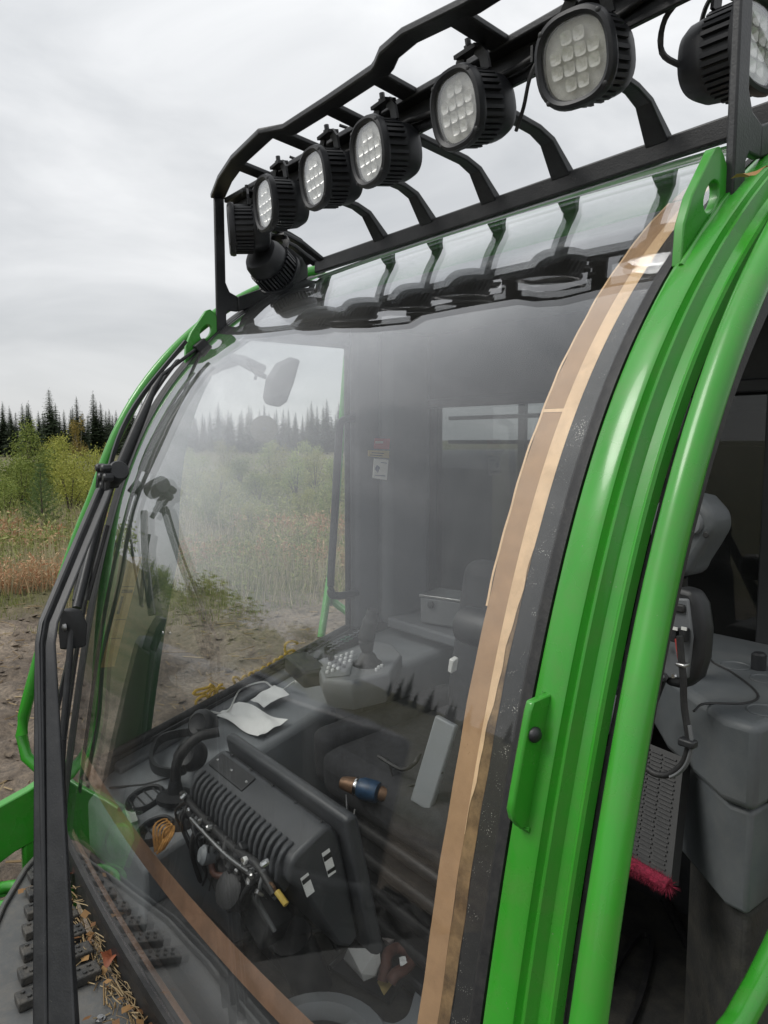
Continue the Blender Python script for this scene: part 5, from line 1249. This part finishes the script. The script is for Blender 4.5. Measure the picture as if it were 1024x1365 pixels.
# box on the rear shelf
put('rear_shelf', MB().box2((-1.40, 1.50, ZC - .62), (-.30, 1.695, ZC - .585)), 'grey_trim', cab, bevel=.008)
fb = thing('storage_box', 'small grey metal box with a round lock on the rear shelf', 'box', on_y(600, 830, 1.60))
put('box_body', MB().box(on_y(600, 812, 1.60) + Vector((0, 0, 0)), (.15, .12, .085), (0, 0, .3)), 'mirror_back', fb, bevel=.006)
put('lid_edge', MB().box(on_y(600, 812, 1.60) + Vector((0, 0, .046)), (.156, .126, .008), (0, 0, .3)), 'steel', fb, bevel=.002)
put('lock', MB().lathe([(.012, 0), (.012, .006), (.008, .008)], 14, Matrix.Translation(on_y(575, 806, 1.53)) @ Matrix.Rotation(R(80), 4, 'X')), 'black_plastic', fb, smooth=40)

# ================================================================ NEAR SIDE, seen through the open door
nc = thing('side_cabinet', 'grey moulded cabinet with round lids behind the open door', 'cabinet', (-.25, 1.45, ZC - 1.2))
zt2 = -.455
body = [on_z(x, y, zt2) for x, y in ((938, 868), (1030, 905))]
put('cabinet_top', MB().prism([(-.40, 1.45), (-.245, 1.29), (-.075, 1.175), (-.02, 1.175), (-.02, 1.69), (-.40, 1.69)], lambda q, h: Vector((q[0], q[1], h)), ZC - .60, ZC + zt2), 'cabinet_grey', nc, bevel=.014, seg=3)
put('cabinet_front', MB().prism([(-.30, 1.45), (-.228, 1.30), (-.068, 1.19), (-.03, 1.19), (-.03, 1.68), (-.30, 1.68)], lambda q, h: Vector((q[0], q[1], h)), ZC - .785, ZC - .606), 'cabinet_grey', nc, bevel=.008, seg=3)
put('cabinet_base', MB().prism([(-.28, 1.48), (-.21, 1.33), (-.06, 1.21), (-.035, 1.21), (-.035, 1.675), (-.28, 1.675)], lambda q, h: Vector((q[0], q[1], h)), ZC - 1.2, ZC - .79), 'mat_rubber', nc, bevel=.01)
put('pocket', MB().box2((-.035, 1.22, ZC - .60), (-.017, 1.42, ZC - .50)), 'black_plastic', nc, bevel=.02)
for x, y, r in ((980, 888, .030), (1022, 906, .030), (1022, 948, .032)):
    p = on_z(x, y, zt2)
    c = put('round_lid', MB().lathe([(r, -.006), (r, .001), (r * .93, .0025), (r * .88, .0005), (r * .4, .0008)], 28, Matrix.Translation(p)), 'cabinet_grey', nc, smooth=40)
put('knob', MB().lathe([(.014, 0), (.014, .03), (.010, .034)], 14, Matrix.Translation(on_z(1011, 892, zt2))), 'black_plastic', nc, smooth=40)
put('seam', MB().tube(dense([on_z(x, y, zt2 + .001) for x, y in ((942, 872), (952, 884), (975, 896), (1002, 916), (1010, 930), (990, 938), (940, 938), (925, 948))], 6), .0022, n=6), 'rubber', nc)
# steering-like grey housing on its stalk
gh = thing('grey_swivel_housing', 'grey plastic swivel housing with screw holes behind the green guard tube', 'housing', on_y(920, 760, 1.25))
hpts = [on_y(x, y, 1.22) for x, y in ((868, 745), (862, 700), (872, 670), (900, 655), (930, 662), (950, 684), (952, 706), (938, 730), (924, 752), (918, 768), (896, 770))]
k = len(hpts); mb = MB(); mb.add([p for p in hpts] + [p + Vector((.0, .07, 0)) for p in hpts], [tuple(range(k)), tuple(range(k, 2 * k))] + [(i, (i + 1) % k, (i + 1) % k + k, i + k) for i in range(k)])
ho = put('housing_shell', mb, 'cabinet_grey', gh, bevel=.014, seg=3)
put('screw_hole', MB().lathe([(.0055, 0), (.004, .001)], 10, Matrix.Translation(on_y(941, 713, 1.2195)) @ Matrix.Rotation(R(90), 4, 'X')), 'black_ink', ho)
put('screw_hole', MB().lathe([(.004, 0), (.003, .001)], 10, Matrix.Translation(on_y(905, 761, 1.2195)) @ Matrix.Rotation(R(90), 4, 'X')), 'black_ink', ho)
put('raised_boss', MB().lathe([(.022, 0), (.02, .008), (.012, .010)], 18, Matrix.Translation(on_y(922, 697, 1.22)) @ Matrix.Rotation(R(90), 4, 'X')), 'console_grey', ho, smooth=40)
put('stalk', MB().tube([on_y(905, 768, 1.26), on_y(905, 800, 1.27), (-.24, 1.33, ZC - .5)], .016, n=10), 'black_plastic', gh, smooth=60)
# second display seen from behind, with plugs and a cable
d2 = thing('device_back', 'black oval backed display with two plugs and a hanging cable', 'monitor', on_y(915, 860, 1.15))
YD = 1.12
op = [on_y(x, y, YD) for x, y in ((884, 914), (878, 850), (886, 792), (902, 782), (922, 788), (932, 806), (937, 840), (934, 880), (926, 906), (908, 920))]
k = len(op); mb = MB(); mb.add(op + [p + Vector((.004, .035, 0)) for p in op], [tuple(range(k)), tuple(range(k, 2 * k))] + [(i, (i + 1) % k, (i + 1) % k + k, i + k) for i in range(k)]); put('shell', mb, 'black_plastic', d2, bevel=.010, seg=3)
ip = [on_y(x, y, YD - .003) for x, y in ((880, 796), (918, 798), (924, 850), (918, 905), (884, 905))]
mb = MB(); mb.add(ip + [p + Vector((0, .01, 0)) for p in ip], [tuple(range(5)), tuple(range(5, 10))] + [(i, (i + 1) % 5, (i + 1) % 5 + 5, i + 5) for i in range(5)]); bk = put('back_plate', mb, 'grey_trim', d2, bevel=.004)
put('recess', MB().box(on_y(902, 810, YD - .005), (.030, .008, .014)), 'black_ink', bk, bevel=.003)
for x in (900, 912):
    pl = put('plug', MB().box(on_y(x, 846, YD - .012), (.011, .016, .022)), 'black_plastic', d2, bevel=.002); put('plug_label', MB().box(on_y(x, 838, YD - .021), (.009, .002, .005)), 'white_plastic', pl)
put('wire', MB().tube(dense([on_y(902, 852, YD - .02), on_y(904, 868, YD - .03), on_y(907, 884, YD - .03)], 5), .003, n=6), 'wire_red', d2)
put('mount_arm', MB().tube([on_y(880, 860, YD - .01), on_y(862, 852, YD - .02)], .010, n=8).tube([on_y(884, 902, YD - .01), on_y(870, 940, YD + .1)], .008, n=8), 'black_plastic', d2, smooth=60)
for x, y in ((889, 858), (883, 902), (899, 901)): put('bolt', MB().lathe([(.0045, 0), (.0035, .004)], 8, Matrix.Translation(on_y(x, y, YD - .014)) @ Matrix.Rotation(R(90), 4, 'X')), 'chrome', d2, smooth=40)
cb1 = dense([on_y(x, y, 1.06) for x, y in ((906, 848), (909, 885), (911, 905), (912, 940), (917, 975), (918, 994), (910, 1018), (893, 1032), (875, 1032), (862, 1024))], 6)
put('cable', MB().tube(cb1, .0055, n=8), 'rubber', d2, smooth=60)
put('grey_wire', MB().tube([p + Vector((.007, -.004, 0)) for p in cb1[22:44]], .0032, n=6), 'mirror_back', d2, smooth=60)
put('cable_clip', MB().box(on_y(917, 990, 1.055), (.026, .018, .012)), 'black_plastic', d2, bevel=.003); put('cable_clip', MB().box(on_y(910, 886, 1.06), (.016, .016, .006)), 'steel', d2, bevel=.002)
# ribbed foot mat panel and red brush
rp_ = thing('ribbed_step', 'black ribbed rubber step panel beside the grey cabinet', 'step panel', (-.3, 1.2, ZC - 1.0))
A, B_, C_, D_ = on_y(850, 985, 1.22), on_y(912, 1010, 1.22), on_y(894, 1178, 1.12), on_y(828, 1140, 1.12)
def rq(u, v): return A * (1 - u) * (1 - v) + B_ * u * (1 - v) + C_ * u * v + D_ * (1 - u) * v
nrm = (B_ - A).cross(D_ - A).normalized()
if nrm.y > 0: nrm = -nrm
mb = MB(); mb.shell(lambda u, v: rq(u, v), lambda u, v: rq(u, v) - nrm * .03, 1, 1); put('step_panel', mb, 'black_ink', rp_)
for k in range(26):
    v = .05 + .035 * k
    for u0, u1 in ((.02, .30), (.33, .56), (.60, .86)):
        sft = .02 * (k % 2)
        a, b_ = rq(u0 + sft, v), rq(u1 + sft, v)
        put('step_rib', MB().bar([a + nrm * .001, b_ + nrm * .001], [(-.0014, -.002), (.0014, -.002), (.0014, .002), (-.0014, .002)], up=nrm), 'rubber', rp_)
rb = thing('red_brush', 'dark red bristle brush strip along the foot of the ribbed step', 'brush', rq(.5, 1.0))
br0, br1 = rq(.0, 1.02) + nrm * .005, rq(1.0, 1.02) + nrm * .005
core = MB().tube([br0, br1], .012, n=8); put('brush_core', core, 'red_brush', rb)
bmb = MB(); r_ = random.Random(3)
for i in range(2200):
    c = br0.lerp(br1, r_.random()); d = rv3(r_); d = (d + Vector((0, -.3, -.3))).normalized() * r_.uniform(.016, .024)
    s = d.cross(rv3(r_)).normalized() * .0007
    bmb.add([c - s, c + s, c + d], [(0, 1, 2)])
o = put('bristles', bmb, 'red_brush', rb); o['kind'] = 'stuff'
# door sill: raised rubber lip, floor mat with a moulded loop, frame tube
sl = MB(); sl.tube(dense([on_z(x, y, -1.185) for x, y in ((886, 1200), (905, 1235), (925, 1275), (935, 1310), (930, 1345), (915, 1380))], 6), .012, n=8); put('sill_lip', sl, 'rubber', cab, smooth=60)
fl = MB(); fl.strip(dense([on_z(x, y, -1.19) for x, y in ((812, 1310), (830, 1275), (850, 1248), (864, 1246), (868, 1262), (862, 1300), (850, 1340), (835, 1375))], 6), .012, .014); put('mat_loop', fl, 'rubber', cab, smooth=60)
put('side_sill', MB().yz([(.50, -1.30), (.50, -1.10), (.62, -1.12), (1.0, -1.20), (1.76, -1.20), (1.76, -1.30)], -.02, .06), 'green', cab, bevel=.01)
put('door_post', MB().tube(dense([(.02, .95, ZC - 1.19), on_x(958, 1420, .02), on_x(986, 1360, .02), on_x(1018, 1300, .02), on_x(1052, 1225, .02), on_x(1085, 1130, .02), on_x(1110, 1000, .02), (.02, 1.36, ZC - .2), (.02, 1.36, ZC + .42)], 6), .021, n=14), 'green', cab, smooth=60)
put('roof_rail', MB().tube([(.02, 1.36, ZC + .42), (.02, 1.30, ZC + .47)], .024, n=12), 'green', cab, smooth=60)

p = on_x(1000, 238, .06)
q = MB(); q.grid(lambda u, v, p=p: p + Vector(((u - .5) * .03, (v - .5) * .035, .004 * math.sin(u * 5) * math.cos(v * 4) + .012 * v)), 4, 4)
tag(put('dead_leaf', q, 'dead_leaf', smooth=60), 'pale tan leaf caught beside the bolted mounting foot on the green pillar', 'leaf')
